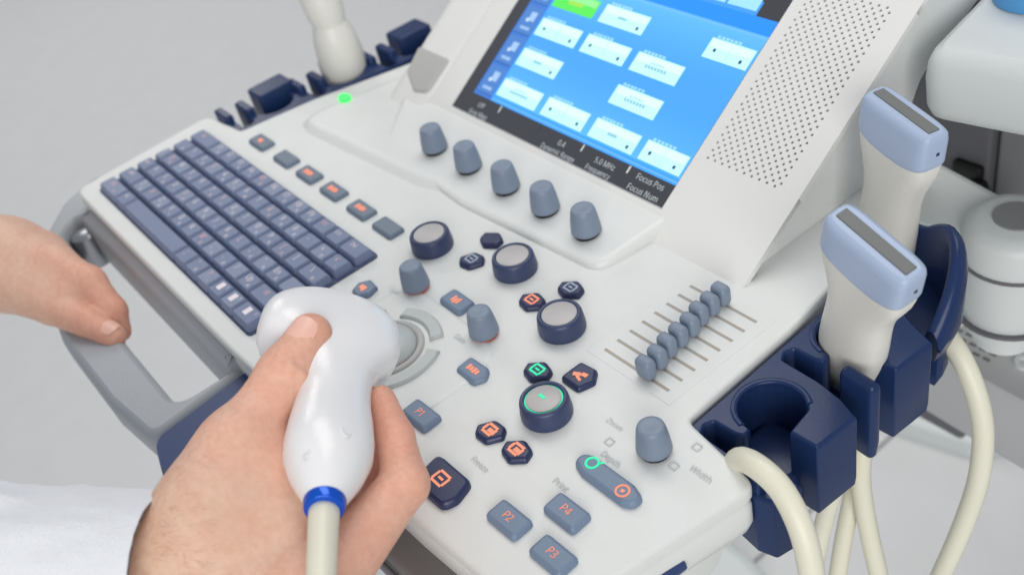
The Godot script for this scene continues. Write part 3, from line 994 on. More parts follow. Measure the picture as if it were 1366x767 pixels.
# ---------------------------------------------------------------- probe holders
func comb(mirror: float, x_spine: Callable, units: int, z_start: float, reach: float) -> PackedVector2Array:
	# a comb seen from above: rim, slot, tongue, round hole open outwards, block, slot ... ; x runs outwards
	var p := PackedVector2Array()
	var z := z_start
	var sp: float = x_spine.call(z)
	p.append(Vector2(sp, z + 0.010))
	p.append(Vector2(sp + reach * 0.90, z + 0.010))
	p.append(Vector2(sp + reach * 0.90, z + 0.0035))
	for u in units:
		sp = x_spine.call(z - 0.03)
		# slot
		for a in [[0.55, 0.0035], [0.14, 0.0030], [0.095, -0.002], [0.13, -0.0068]]:
			p.append(Vector2(sp + reach * a[0], z + a[1]))
		# tongue
		for a in [[0.36, -0.0075], [0.43, -0.0090], [0.45, -0.0120], [0.43, -0.0150]]:
			p.append(Vector2(sp + reach * a[0], z + a[1]))
		# round hole
		var hc := Vector2(sp + reach * 0.40, z - 0.0335)
		for k in 17:
			var a := lerpf(1.50, 2 * PI - 0.62, k / 16.0)
			p.append(hc + Vector2(cos(a), sin(a)) * 0.0178)
		# block
		p.append(Vector2(sp + reach * 0.70, z - 0.0262))
		p.append(Vector2(sp + reach * 1.0, z - 0.0270))
		p.append(Vector2(sp + reach * 1.03, z - 0.0560))
		p.append(Vector2(sp + reach * 0.80, z - 0.0610))
		z -= 0.0672
	p.append(Vector2(x_spine.call(z) + reach * 0.6, z))
	p.append(Vector2(x_spine.call(z), z))
	var q := PackedVector2Array()
	for v in p:
		q.append(Vector2(v.x * mirror, v.y))
	return rounded(q, [0.0014], 2)

func holders(c: Node3D) -> void:
	var spine := func(z: float) -> float: return 0.2625 + 0.05 * minf(z + 0.03, 0.0)
	var poly: PackedVector2Array = comb(1.0, spine, 2, 0.0028, 0.0575)
	var st := begin()
	loft(st, poly, [[0.0006, -0.056], [0.0, -0.050], [0.0, -0.0060], [0.0004, -0.0042], [0.0010, -0.0032], [0.0016, -0.0028]], true, true)
	put(st, "probe_holder", M.holder_blue, c, V(0, 0, 0))
	for u in 2:
		var z: float = 0.0028 - 0.0672 * u
		var sp: float = spine.call(z - 0.03)
		# lower collar inside the holes, with a raised lip
		var lip := prism(rounded(PackedVector2Array([Vector2(sp + 0.006, z - 0.008), Vector2(sp + 0.036, z - 0.010), Vector2(sp + 0.046, z - 0.026), Vector2(sp + 0.030, z - 0.050), Vector2(sp + 0.006, z - 0.050)]), [0.004, 0.008, 0.008, 0.006, 0.004]), -0.058, -0.034, 0.004)
		put(lip, "holder_collar", M.holder_blue, c, V(0, 0, 0))
		# rolled rim round the hole
		var pts := []
		for k in 15:
			var a := lerpf(1.75, 2 * PI - 0.85, k / 14.0)
			pts.append(Vector3(sp + 0.0575 * 0.40 + cos(a) * 0.0196, -0.0040, z - 0.0335 + sin(a) * 0.0196))
		st = begin()
		tube(st, pts, 0.0021, 8, 2)
		put(st, "hole_rim", M.holder_blue, c, V(0, 0, 0))
	# upright tab between the first two places
	st = begin()
	loft(st, turned(rounded(PackedVector2Array([Vector2(-0.0115, -0.0042), Vector2(0.0115, -0.0042), Vector2(0.0115, 0.0042), Vector2(-0.0115, 0.0042)]), [0.0040], 4), 4.0, Vector2(0.3095, -0.0712)), [[0.001, -0.050], [0.0, -0.040], [0.0, -0.0005], [0.0006, 0.0022], [0.0018, 0.0040], [0.0032, 0.0046]], true, true)
	put(st, "holder_tab", M.holder_blue, c, V(0, 0, 0))
	# front leg of the holder, lower than the deck
	put(prism(rounded(PackedVector2Array([Vector2(0.296, -0.006), Vector2(0.326, -0.006), Vector2(0.3225, 0.0115), Vector2(0.3125, 0.0145), Vector2(0.296, 0.0125)]), [0.002]), -0.055, -0.011, 0.002), "holder_leg", M.holder_blue, c, V(0, 0, 0))
	# rear place: a low floor and a tall curved wing
	var floor_poly := PackedVector2Array([Vector2(0.2570, -0.1330)])
	for k in 9:
		var a := lerpf(0.02, 1.62, k / 8.0)
		floor_poly.append(Vector2(0.262 + cos(a) * 0.050, -0.134 - sin(a) * 0.050))
	floor_poly.append(Vector2(0.2490, -0.184))
	put(prism(floor_poly, -0.052, -0.022, 0.002), "rear_floor", M.holder_blue, c, V(0, 0, 0))
	var rows := []
	for k in 17:
		var t := k / 16.0
		var ang := lerpf(-0.10, 1.62, t)
		var pc := Vector2(0.262 + 0.0500 * cos(ang), -0.134 - 0.0500 * sin(ang))
		var nn := Vector2(cos(ang), -sin(ang))
		var top := -0.012 + 0.040 * sin(clampf(t * 1.05 + 0.06, 0.0, 1.0) * PI * 0.80)
		var row := PackedVector3Array()
		for e in [[-0.0045, -0.026], [0.0030, -0.026], [0.0058, -0.016], [0.0060, top - 0.012], [0.0045, top - 0.005], [0.0022, top - 0.001], [-0.0005, top], [-0.0030, top - 0.0015], [-0.0042, top - 0.006]]:
			row.append(Vector3(pc.x + nn.x * float(e[0]), e[1], pc.y + nn.y * float(e[0])))
		rows.append(row)
	st = begin()
	skin_rows(st, rows)
	put(st, "holder_wing", M.holder_blue, c, V(0, 0, 0))
	# the far holder on the operator's left: a low comb with taller blocks
	var lspine := func(z: float) -> float: return 0.2560 - 0.22 * maxf(0.0, -z - 0.03)
	poly = comb(-1.0, lspine, 3, 0.0050, 0.050)
	st = begin()
	loft(st, poly, [[0.0006, -0.05], [0.0, -0.045], [0.0, -0.0015], [0.0006, -0.0005], [0.0012, 0.0]], true, true)
	put(st, "probe_holder", M.holder_blue, c, V(0, 0, 0))
	for u in 3:
		var z: float = 0.0050 - 0.0672 * u
		var sp: float = lspine.call(z - 0.03)
		for e in [[0.0025, 0.0105, 0.024, 0.050, 0.006], [-0.016, -0.0072, 0.018, 0.044, 0.006], [-0.061, -0.0255, 0.026, 0.052, 0.008]]:
			st = begin()
			loft(st, rounded(PackedVector2Array([Vector2(-sp - float(e[2]), z + float(e[0])), Vector2(-sp - float(e[3]), z + float(e[0])), Vector2(-sp - float(e[3]), z + float(e[1])), Vector2(-sp - float(e[2]), z + float(e[1]))]), [0.003]), [[0.0005, -0.046], [0.0, -0.02], [0.0, float(e[4]) - 0.002], [0.0008, float(e[4]) - 0.0006], [0.0018, float(e[4])]], true, true)
			put(st, "holder_block", M.holder_blue, c, V(0, 0, 0))

# ---------------------------------------------------------------- monitor arm and lower unit behind the console
func monitor_arm() -> void:
	var a := thing("monitor_arm", "white pivoting monitor arm with grey pivot cap behind the blue holder", "monitor arm", Vector3(0.30, 0, -0.34))
	var off := V(0, 0, 0) - a.position
	var st := begin()
	loft(st, rounded(PackedVector2Array([Vector2(0.2270, -0.2330), Vector2(0.300, -0.2470), Vector2(0.52, -0.285), Vector2(0.52, -0.62), Vector2(0.10, -0.62), Vector2(0.2130, -0.315)]), [0.014, 0.08, 0.02, 0.02, 0.02, 0.08], 7), [[0.009, 0.042], [0.005, 0.045], [0.0015, 0.052], [0.0, 0.070], [0.001, 0.080], [0.004, 0.0870], [0.009, 0.0905]], true, true)
	put(st, "arm_cover", M.far_white, a, off)
	put(prism(turned(rect(0.070, 0.06, 0.004), 0, Vector2(0.156, -0.412)), -0.40, 0.045, 0.004), "arm_column", M.far_dark, a, off)
	put(prism(turned(rect(0.16, 0.05, 0.004), 0, Vector2(0.272, -0.415)), -0.40, 0.045, 0.004), "column_panel", M.far_grey, a, off)
	for e in [[Vector3(0.158, -0.047, -0.380), Vector3(0.026, 0.014, 0.010)], [Vector3(0.176, -0.096, -0.380), Vector3(0.024, 0.012, 0.010)]]:
		st = begin()
		box(st, e[0], e[1], 0.002)
		put(st, "arm_bolt", M.black, a, off)
	put(lathe([Vector2(0.0, -0.020), Vector2(0.007, -0.017), Vector2(0.010, -0.008), Vector2(0.010, 0.006), Vector2(0.007, 0.014), Vector2(0.0, 0.016)], 20), "arm_knob", M.black, a, off + Vector3(0.188, -0.116, -0.375))
	# hinge between cover and column, with ribs
	for k in 3:
		put(lathe([Vector2(0.0, 0.0), Vector2(0.030 - k * 0.003, 0.0), Vector2(0.031 - k * 0.003, 0.003), Vector2(0.031 - k * 0.003, 0.016), Vector2(0.029 - k * 0.003, 0.019), Vector2(0.0, 0.019)], 32), "hinge_ring", M.far_white if k != 1 else M.far_grey, a, off + Vector3(0.285, 0.022 - k * 0.020, -0.345))
	# lower arm and its pivot
	put(prism(rounded(PackedVector2Array([Vector2(0.19, -0.238), Vector2(0.258, -0.254), Vector2(0.262, -0.31), Vector2(0.16, -0.33)]), [0.01, 0.01, 0.01, 0.01]), -0.125, -0.050, 0.010), "lower_arm", M.far_white, a, off)
	put(lathe([Vector2(0.0, -0.155), Vector2(0.020, -0.155), Vector2(0.020, -0.142), Vector2(0.026, -0.142), Vector2(0.027, -0.128), Vector2(0.030, -0.127), Vector2(0.031, -0.080), Vector2(0.0325, -0.079), Vector2(0.033, -0.060), Vector2(0.030, -0.054), Vector2(0.022, -0.051), Vector2(0.0, -0.050)], 36), "pivot", M.far_white, a, off + Vector3(0.2720, 0.012, -0.2800))
	for y in [-0.0800, -0.1275]:
		put(lathe([Vector2(0.0300, y - 0.0012), Vector2(0.0336, y - 0.0012), Vector2(0.0336, y + 0.0012), Vector2(0.0300, y + 0.0012)], 36), "pivot_seal", M.far_dark, a, off + Vector3(0.2720, 0.012, -0.2800))
	put(lathe([Vector2(0.0150, -0.0515), Vector2(0.0150, -0.0492), Vector2(0.0, -0.0486)], 28), "pivot_cap", M.far_grey, a, off + Vector3(0.2720, 0.012, -0.2800))
	var blue := thing("light_blue_cap", "light blue rounded cap standing on the white arm cover", "cap", V(0.2451, 0.0910, -0.3163))
	put(lathe([Vector2(0.0, 0.0), Vector2(0.022, 0.0), Vector2(0.023, 0.010), Vector2(0.021, 0.030), Vector2(0.015, 0.038), Vector2(0.0, 0.040)], 28), "cap_body", M.light_blue, blue)
	# the lower unit with its vent grille
	var u := thing("vented_unit", "grey equipment unit with vent slots and a round port under the monitor arm", "equipment unit", Vector3(0.45, 0, -0.5))
	off = -u.position
	var front := -0.2860
	st = begin()
	loft(st, rounded(PackedVector2Array([Vector2(0.2050, front), Vector2(0.70, front + 0.03), Vector2(0.70, -0.75), Vector2(0.12, -0.75)]), [0.008, 0.01, 0.01, 0.01]), [[0.012, 0.575], [0.004, 0.580], [0.0, 0.59], [0.0, 0.644], [0.002, 0.648], [0.004, 0.650]], true, true)
	put(st, "unit_body", M.unit_grey, u, off)
	put(prism(rect(0.16, 0.16, 0.02), 0.0, 0.58, 0.004), "unit_leg", M.far_grey, u, off + Vector3(0.60, 0, -0.62))
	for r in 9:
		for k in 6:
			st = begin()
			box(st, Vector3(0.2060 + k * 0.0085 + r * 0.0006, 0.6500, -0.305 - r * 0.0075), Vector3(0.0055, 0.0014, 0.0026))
			put(st, "vent_slot_shade", M.under_dark, u, off)  # dark bars laid on top, their tone standing for shade inside the slots
	put(lathe([Vector2(0.008, 0.0), Vector2(0.008, 0.003), Vector2(0.0045, 0.003), Vector2(0.0045, 0.001), Vector2(0, 0.001)], 20), "port", M.far_white, u, off + Vector3(0.272, 0.650, -0.318))
	# low tray on the floor with a strut and two rubber feet
	var tr := thing("base_tray", "low pale base tray on the floor with grey strut and black feet", "base tray", Vector3(-0.05, 0, -0.9))
	off = -tr.position
	put(prism(rounded(PackedVector2Array([Vector2(-0.32, -0.62), Vector2(0.02, -0.71), Vector2(0.10, -0.80), Vector2(0.10, -1.3), Vector2(-0.5, -1.3)]), [0.03]), 0.0, 0.035, 0.008), "tray_body", M.far_white, tr, off)
	st = begin()
	tube(st, [Vector3(-0.135, 0.047, -0.845), Vector3(-0.02, 0.047, -0.745)], 0.011, 12, 6)
	put(st, "strut", M.far_grey, tr, off)
	for p in [Vector3(-0.120, 0.033, -0.790), Vector3(-0.030, 0.033, -0.748)]:
		put(lathe([Vector2(0.0, 0.0), Vector2(0.012, 0.0), Vector2(0.013, 0.012), Vector2(0.008, 0.020), Vector2(0.0, 0.021)], 16), "rubber_foot", M.black, tr, off + p)

# ---------------------------------------------------------------- transducers and cables
func section(c: Vector3, wd: Vector3, td: Vector3, a: float, b: float, e: float, n := 40) -> PackedVector3Array:
	var out := PackedVector3Array()
	for k in n:
		var t := TAU * k / n
		var cx := cos(t)
		var cy := sin(t)
		out.append(c + wd * (a * signf(cx) * pow(absf(cx), 2.0 / e)) + td * (b * signf(cy) * pow(absf(cy), 2.0 / e)))
	return out

func linear_probe(called_label: String, at: Vector3, turn: float, lean: Vector3, cable: Array) -> void:
	var p := thing("linear_transducer", called_label, "transducer", at, "linear transducers standing in the blue holder")
	var b := Basis(Vector3.UP, turn)
	var up := lean.normalized()
	var wd := (b * Vector3.RIGHT - up * (b * Vector3.RIGHT).dot(up)).normalized()
	var td := up.cross(wd)
	var body := []
	for s in [[-0.052, 0.0115, 0.0100, 2.0], [-0.038, 0.0160, 0.0122, 2.1], [-0.020, 0.0192, 0.0132, 2.2], [-0.002, 0.0202, 0.0134, 2.3], [0.012, 0.0197, 0.0128, 2.4], [0.024, 0.0189, 0.0120, 2.5], [0.034, 0.0187, 0.0113, 2.6], [0.042, 0.0196, 0.0109, 2.8], [0.049, 0.0217, 0.0107, 3.0], [0.055, 0.0238, 0.0106, 3.2], [0.0600, 0.0253, 0.0106, 3.6], [0.0650, 0.0260, 0.0107, 4.0], [0.0716, 0.0260, 0.0107, 4.4]]:
		body.append(section(up * float(s[0]), wd, td, s[1], s[2], s[3]))
	var st := begin()
	skin_rows(st, body)
	put(st, "body", M.probe_cream, p)
	var head := []
	for s in [[0.0690, 0.0258, 0.0106, 4.0], [0.0700, 0.0265, 0.0110, 4.6], [0.0716, 0.0267, 0.0111, 5.0], [0.0856, 0.0266, 0.0103, 5.4], [0.0890, 0.0263, 0.0095, 5.4], [0.0908, 0.0256, 0.0080, 5.4], [0.0915, 0.0244, 0.0066, 5.0]]:
		# the blue head dips lower in the middle of its long sides
		var row := section(up * float(s[0]), wd, td, s[1], s[2], s[3])
		if float(s[0]) < 0.0720:
			for k in row.size():
				var off := row[k].dot(wd) / 0.0267
				row[k] -= up * 0.0028 * (1.0 - off * off)
		head.append(row)
	st = begin()
	skin_rows(st, head)
	var h := put(st, "head", M.lens_blue, p)
	st = begin()
	box(st, up * 0.0916, Vector3(0.0450, 0.0012, 0.0070), 0.0004, Basis(wd, up, -td))
	put(st, "lens_strip", M.lens_grey, h)
	st = begin()
	box(st, up * 0.079 + wd * 0.0265 + td * 0.001, Vector3(0.0010, 0.0018, 0.0018), 0.0, Basis(wd, up, -td))
	put(st, "orientation_dot", M.navy, h)
	for k in 3:
		var ridge := []
		for q in 9:
			var t := q / 8.0 - 0.5
			ridge.append(up * (0.032 + k * 0.0065 - t * t * 0.006) + wd * (t * 0.014 - 0.002) + td * 0.0105)
		st = begin()
		tube(st, ridge, 0.0006, 6, 1)
		put(st, "grip_ridge", M.probe_cream, p)
	st = begin()
	var pts := []
	for q in cable:
		pts.append(q - at)
	tube(st, pts, 0.0062, 16, 8)
	put(st, "cable", M.cable_cream, p)

func probes_and_cables() -> void:
	linear_probe("linear transducer with pale blue head in the middle holder place beside the sliders", V(0.2890, 0.0000, -0.0925), -0.1563, Vector3(0.0209, 0.0830, 0.0122), [V(0.2692, -0.0631, -0.1251), V(0.2806, -0.0884, -0.1175), V(0.2853, -0.1089, -0.1058), V(0.2886, -0.1311, -0.1017), V(0.2968, -0.1661, -0.0988), V(0.3084, -0.2194, -0.0983), V(0.3161, -0.2752, -0.0995)])
	linear_probe("linear transducer with pale blue head against the screen housing by the rear wing", V(0.2480, 0.0000, -0.1760), -0.2610, Vector3(0.0099, 0.0840, 0.0005), [V(0.2637, -0.0793, -0.1673), V(0.2636, -0.0488, -0.1646), V(0.2757, -0.0341, -0.1629), V(0.2958, -0.0312, -0.1589), V(0.3190, -0.0445, -0.1527), V(0.3356, -0.0740, -0.1474), V(0.3417, -0.1091, -0.1404), V(0.3391, -0.1494, -0.1358), V(0.3334, -0.1965, -0.1276), V(0.3209, -0.2672, -0.1212)])
	var st := begin()
	tube(st, [V(0.2875, -0.0271, 0.0051), V(0.2980, -0.0005, 0.0085), V(0.3129, 0.0090, 0.0111), V(0.3282, 0.0059, 0.0122), V(0.3415, -0.0045, 0.0158), V(0.3503, -0.0199, 0.0198), V(0.3562, -0.0422, 0.0246), V(0.3595, -0.0979, 0.0310)], 0.0063, 16, 8)
	var o := put(st, "transducer_cable", M.cable_cream, self)
	tag(o, "cream cable coming out of the empty round holder place beside the deck corner", "cable")
	st = begin()
	tube(st, [V(0.2705, -0.1082, -0.1327), V(0.2744, -0.1290, -0.1190), V(0.2802, -0.1536, -0.1025), V(0.2843, -0.1829, -0.0882), V(0.2887, -0.2295, -0.0729)], 0.0058, 14, 8)
	o = put(st, "transducer_cable", M.cable_cream, self)
	tag(o, "cream cable hanging behind the others, straight down below the blue holder", "cable")
	st = begin()
	tube(st, [V(0.2803, -0.0922, -0.0980), V(0.2809, -0.1146, -0.0887), V(0.2817, -0.1390, -0.0767), V(0.2821, -0.1702, -0.0660), V(0.2832, -0.2204, -0.0518)], 0.0058, 14, 8)
	o = put(st, "transducer_cable", M.cable_cream, self)
	tag(o, "cream cable hanging beside the cable from the empty holder place", "cable")
	# far probe on the operator's left
	var p := thing("endocavity_transducer", "cream bulbous transducer standing in the far dark holder beside the green light", "transducer", V(-0.2689, 0.0000, -0.1015))
	var rows := []
	for s in [[-0.035, 0.010, 0.0], [-0.012, 0.018, 0.0], [0.004, 0.0205, 0.0], [0.016, 0.0208, 0.0], [0.030, 0.0196, 0.0], [0.040, 0.0172, -0.001], [0.0450, 0.0152, -0.0015], [0.0470, 0.0150, -0.002], [0.0500, 0.0160, -0.002], [0.058, 0.0172, -0.004], [0.070, 0.0176, -0.006], [0.090, 0.0165, -0.009], [0.12, 0.014, -0.013], [0.15, 0.012, -0.016]]:
		rows.append(section(Vector3(float(s[2]), s[0], float(s[2]) * 0.2), Vector3.RIGHT, Vector3.BACK, s[1], s[1], 2.0, 28))
	st = begin()
	skin_rows(st, rows)
	put(st, "body", M.probe_cream, p)
	convex_probe()

func convex_probe() -> void:
	var p := thing("convex_transducer", "white convex transducer with shiny blue collar held in the right hand", "transducer", V(0.2287, 0.0756, 0.1854))
	var ax := (Vector3(0.1178, 0.0678, 0.1139) - Vector3(0.2287, 0.0756, 0.1854)).normalized()
	var wd := Vector3(0.5276, -0.6134, -0.7248)
	wd = (wd - ax * wd.dot(ax)).normalized()
	var td := ax.cross(wd)
	var rows := []
	for s in [[-0.001, 0.0086, 0.0086, 2, 0, 0], [0.001, 0.0098, 0.0098, 2, 0, 0], [0.006, 0.0126, 0.0124, 2, 0, 0], [0.014, 0.0166, 0.0158, 2.1, 0, 0], [0.024, 0.02, 0.0184, 2.2, 0, 0], [0.034, 0.0206, 0.0188, 2.2, 0, 0], [0.046, 0.0198, 0.018, 2.2, 0, 0], [0.058, 0.0184, 0.0172, 2.2, 0, 0], [0.068, 0.018, 0.017, 2.3, 0, 0], [0.078, 0.0196, 0.0174, 2.4, -0.001, 0], [0.087, 0.024, 0.0182, 2.6, -0.002, 0], [0.095, 0.03, 0.019, 2.8, -0.003, 0.001], [0.102, 0.0345, 0.0196, 3, -0.004, 0.003], [0.11, 0.0365, 0.0198, 3, -0.004, 0.005], [0.12, 0.037, 0.0196, 3, -0.004, 0.008], [0.128, 0.0366, 0.0186, 3, -0.004, 0.01], [0.134, 0.0352, 0.0165, 2.8, -0.004, 0.011], [0.138, 0.0325, 0.013, 2.6, -0.004, 0.012], [0.1405, 0.028, 0.008, 2.4, -0.004, 0.012], [0.1412, 0.02, 0.003, 2.2, -0.004, 0.012]]:
		var row := section(ax * float(s[0]) + wd * float(s[4]), wd, td, s[1], s[2], s[3], 56)
		# the head is a fan: its face bows towards the middle
		for k in row.size():
			var off := row[k].dot(wd)
			row[k] -= ax * float(s[5]) * pow(off / 0.04, 2.0)
		rows.append(row)
	var st := begin()
	skin_rows(st, rows)
	put(st, "body", M.probe_white, p)
	st = begin()
	rows = []
	for s in [[-0.0052, 0.0081], [-0.0048, 0.0089], [-0.0008, 0.0094], [-0.0001, 0.0091]]:
		rows.append(section(ax * float(s[0]), wd, td, s[1], s[1], 2.0, 36))
	skin_rows(st, rows)
	put(st, "collar", M.band_blue, p)
	for e in [[0.026, 0.15], [0.016, -0.85]]:
		var mark := []
		for k in 7:
			var a: float = PI * k / 6.0
			var along: float = float(e[0]) - 0.0035 * sin(a)
			var turn: float = float(e[1]) + 0.11 * cos(a)
			var rr := 0.0186 if float(e[0]) > 0.02 else 0.0166
			mark.append(ax * along + (wd * sin(turn) + -td * cos(turn)) * rr)
		st = begin()
		tube(st, mark, 0.0005, 6, 2)
		put(st, "moulded_mark", M.probe_white, p)
	st = begin()
	var pts := []
	for q in [V(0.2273, 0.0741, 0.1851), V(0.2387, 0.0747, 0.1924), V(0.2589, 0.0731, 0.2060), V(0.2793, 0.0646, 0.2225), V(0.2844, 0.0148, 0.2420), V(0.2749, -0.1412, 0.2770)]:
		pts.append(q - p.position)
	tube(st, pts, 0.0070, 20, 8, 0.0050)
	put(st, "cable", M.cable_cream, p)

# ---------------------------------------------------------------- person
# tapered bones joined with a smooth minimum, meshed as surface nets; bone = [a, b, ra, rb, blend, tint]
func flesh(bones: Array, cell: float) -> ArrayMesh:
	var lo := Vector3.ONE * 1e9
	var hi := -lo
	for b in bones:
		for e in [[b[0], b[2]], [b[1], b[3]]]:
			var rr := Vector3.ONE * (float(e[1]) + 0.012)
			lo = lo.min(e[0] - rr)
			hi = hi.max(e[0] + rr)
	var nx := int((hi.x - lo.x) / cell) + 2
	var ny := int((hi.y - lo.y) / cell) + 2
	var nz := int((hi.z - lo.z) / cell) + 2
	var field := PackedFloat32Array()
	field.resize(nx * ny * nz)
	field.fill(1.0)
	for b in bones:
		var a: Vector3 = b[0]
		var c: Vector3 = b[1]
		var ra: float = b[2]
		var rb: float = b[3]
		var kk: float = b[4]
		var m := 0.011 if kk > 0.0 else 0.003
		var l := a.min(c) - Vector3.ONE * (maxf(ra, rb) + m) - lo
		var h := a.max(c) + Vector3.ONE * (maxf(ra, rb) + m) - lo
		var ab := c - a
		var inv := 1.0 / maxf(ab.length_squared(), 1e-9)
		for x in range(maxi(0, int(l.x / cell)), mini(nx, int(h.x / cell) + 2)):
			for y in range(maxi(0, int(l.y / cell)), mini(ny, int(h.y / cell) + 2)):
				var at := (x * ny + y) * nz
				for z in range(maxi(0, int(l.z / cell)), mini(nz, int(h.z / cell) + 2)):
					var p := lo + Vector3(x, y, z) * cell - a
					var t := clampf(p.dot(ab) * inv, 0.0, 1.0)
					var d := (p - ab * t).length() - (ra + (rb - ra) * t)
					var f := field[at + z]
					if kk < 0.0:   # a crease, carved out
						var qc := maxf(-kk - absf(f + d), 0.0) / -kk
						field[at + z] = maxf(f, -d) - qc * qc * kk * 0.25
						continue
					var q := maxf(kk - absf(f - d), 0.0) / kk
					field[at + z] = minf(f, d) - q * q * kk * 0.25
	var index := {}
	var pos := PackedVector3Array()
	var nor := PackedVector3Array()
	var col := PackedColorArray()
	var tri := PackedInt32Array()
	var sx := ny * nz
	var step := [0, sx, nz, sx + nz, 1, sx + 1, nz + 1, sx + nz + 1]
	var offs := [Vector3(0, 0, 0), Vector3(1, 0, 0), Vector3(0, 1, 0), Vector3(1, 1, 0), Vector3(0, 0, 1), Vector3(1, 0, 1), Vector3(0, 1, 1), Vector3(1, 1, 1)]
	var edges := [[0, 1], [2, 3], [4, 5], [6, 7], [0, 2], [1, 3], [4, 6], [5, 7], [0, 4], [1, 5], [2, 6], [3, 7]]
	var near := cell * 1.8
	for x in range(1, nx - 2):
		for y in range(1, ny - 2):
			for z in range(1, nz - 2):
				var at := (x * ny + y) * nz + z
				var f0 := field[at]
				if f0 > near or f0 < -near:
					continue
				var neg := 0
				for s in step:
					if field[at + s] < 0.0:
						neg += 1
				if neg == 0 or neg == 8:
					continue
				var sum := Vector3.ZERO
				var cnt := 0
				for e in edges:
					var fa := field[at + step[e[0]]]
					var fb := field[at + step[e[1]]]
					if (fa < 0.0) != (fb < 0.0):
						sum += offs[e[0]].lerp(offs[e[1]], fa / (fa - fb))
						cnt += 1
				index[at] = pos.size()
				var w := sum / cnt
				pos.append(lo + (Vector3(x, y, z) + w) * cell)
				var g := Vector3(
					(field[at + sx] - field[at - sx]) * (1.0 - w.x) + (field[at + 2 * sx] - f0) * w.x,
					(field[at + nz] - field[at - nz]) * (1.0 - w.y) + (field[at + 2 * nz] - f0) * w.y,
					(field[at + 1] - field[at - 1]) * (1.0 - w.z) + (field[at + 2] - f0) * w.z)
				nor.append(g.normalized())
	for at in index:
		var f0 := field[at]
		for e in [[sx, nz, 1], [nz, 1, sx], [1, sx, nz]]:
			var f1: float = field[at + e[0]]
			if (f0 < 0.0) == (f1 < 0.0):
				continue
			var i0: int = index.get(at, -1)
			var i1: int = index.get(at - e[1], -1)
			var i2: int = index.get(at - e[1] - e[2], -1)
			var i3: int = index.get(at - e[2], -1)
			if i1 < 0 or i2 < 0 or i3 < 0:
				continue
			if f0 < 0.0:
				tri.append_array([i0, i2, i1, i0, i3, i2])
			else:
				tri.append_array([i0, i1, i2, i0, i2, i3])
	# two passes of relaxing, then normals from the relaxed skin
	var base := Color(0.79, 0.54, 0.415)
	var blotch := FastNoiseLite.new()
	blotch.seed = 4
	blotch.frequency = 55.0
	blotch.fractal_octaves = 3
	for p in pos:
		var wsum := 0.0
		var csum := Vector3.ZERO
		for b in bones:
			if float(b[4]) < 0.0:
				continue
			var a: Vector3 = b[0]
			var ab: Vector3 = b[1] - a
			var t := clampf((p - a).dot(ab) / maxf(ab.length_squared(), 1e-9), 0.0, 1.0)
			var d: float = maxf((p - a - ab * t).length() - lerpf(b[2], b[3], t), 0.0)
			var wt := exp(-d / 0.005)
			var cc: Color = b[5]
			wsum += wt
			csum += Vector3(cc.r, cc.g, cc.b) * wt
		csum /= maxf(wsum, 1e-6)
		var bl := blotch.get_noise_3dv(p)   # uneven redness of the skin itself
		col.append(Color(base.r * csum.x * (1.0 + 0.02 * bl), base.g * csum.y * (1.0 + 0.10 * bl), base.b * csum.z * (1.0 + 0.12 * bl)))
	var arr := []
	arr.resize(Mesh.ARRAY_MAX)
	arr[Mesh.ARRAY_VERTEX] = pos
	arr[Mesh.ARRAY_NORMAL] = nor
	arr[Mesh.ARRAY_COLOR] = col
	arr[Mesh.ARRAY_INDEX] = tri
	var mesh := ArrayMesh.new()
	mesh.add_surface_from_arrays(Mesh.PRIMITIVE_TRIANGLES, arr)
	return mesh

func nail(parent: MeshInstance3D, tip: Vector3, along: Vector3, out: Vector3, w: float, l: float) -> void:
	along = along.normalized()
	var side := along.cross(out).normalized()
	var o := side.cross(along).normalized()
	if o.dot(out) < 0.0:
		o = -o
	# rest on the skin: how far it reaches along the outward direction here
	var skin: PackedVector3Array = parent.mesh.surface_get_arrays(0)[Mesh.ARRAY_VERTEX]
	var reach := -1.0
	for v in skin:
		var d := v - tip
		var along_out := d.dot(o)
		if (d - o * along_out).length() < 0.0025 and absf(along_out) < 0.02:
			reach = maxf(reach, along_out)
	tip += o * (reach + 0.0004)
	var st := begin()
	var nu := 10
	var nv := 10
	var grid := []
	for v in nv + 1:
		var row := PackedVector3Array()
		for u in nu + 1:
			var a := float(u) / nu * 2.0 - 1.0
			var b := float(v) / nv * 2.0 - 1.0
			# square turned into a rounded nail outline
			var xx := a * sqrt(1.0 - b * b * 0.42)
			var yy := b * sqrt(1.0 - a * a * 0.30)
			row.append(tip + side * xx * w / 2 + along * yy * l / 2 - o * (xx * xx * w * 0.20 + maxf(yy, -0.4) * 0.0004 + yy * yy * 0.0005))
		grid.append(row)
	for v in nv:
		for u in nu:
			var n0: Vector3 = (grid[v][u + 1] - grid[v][u]).cross(grid[v + 1][u] - grid[v][u]).normalized()
			if n0.dot(o) < 0.0:
				n0 = -n0
			quad(st, grid[v][u], grid[v][u + 1], grid[v + 1][u + 1], grid[v + 1][u], n0, n0, n0, n0)
	put(st, "thumbnail", M.nail, parent)

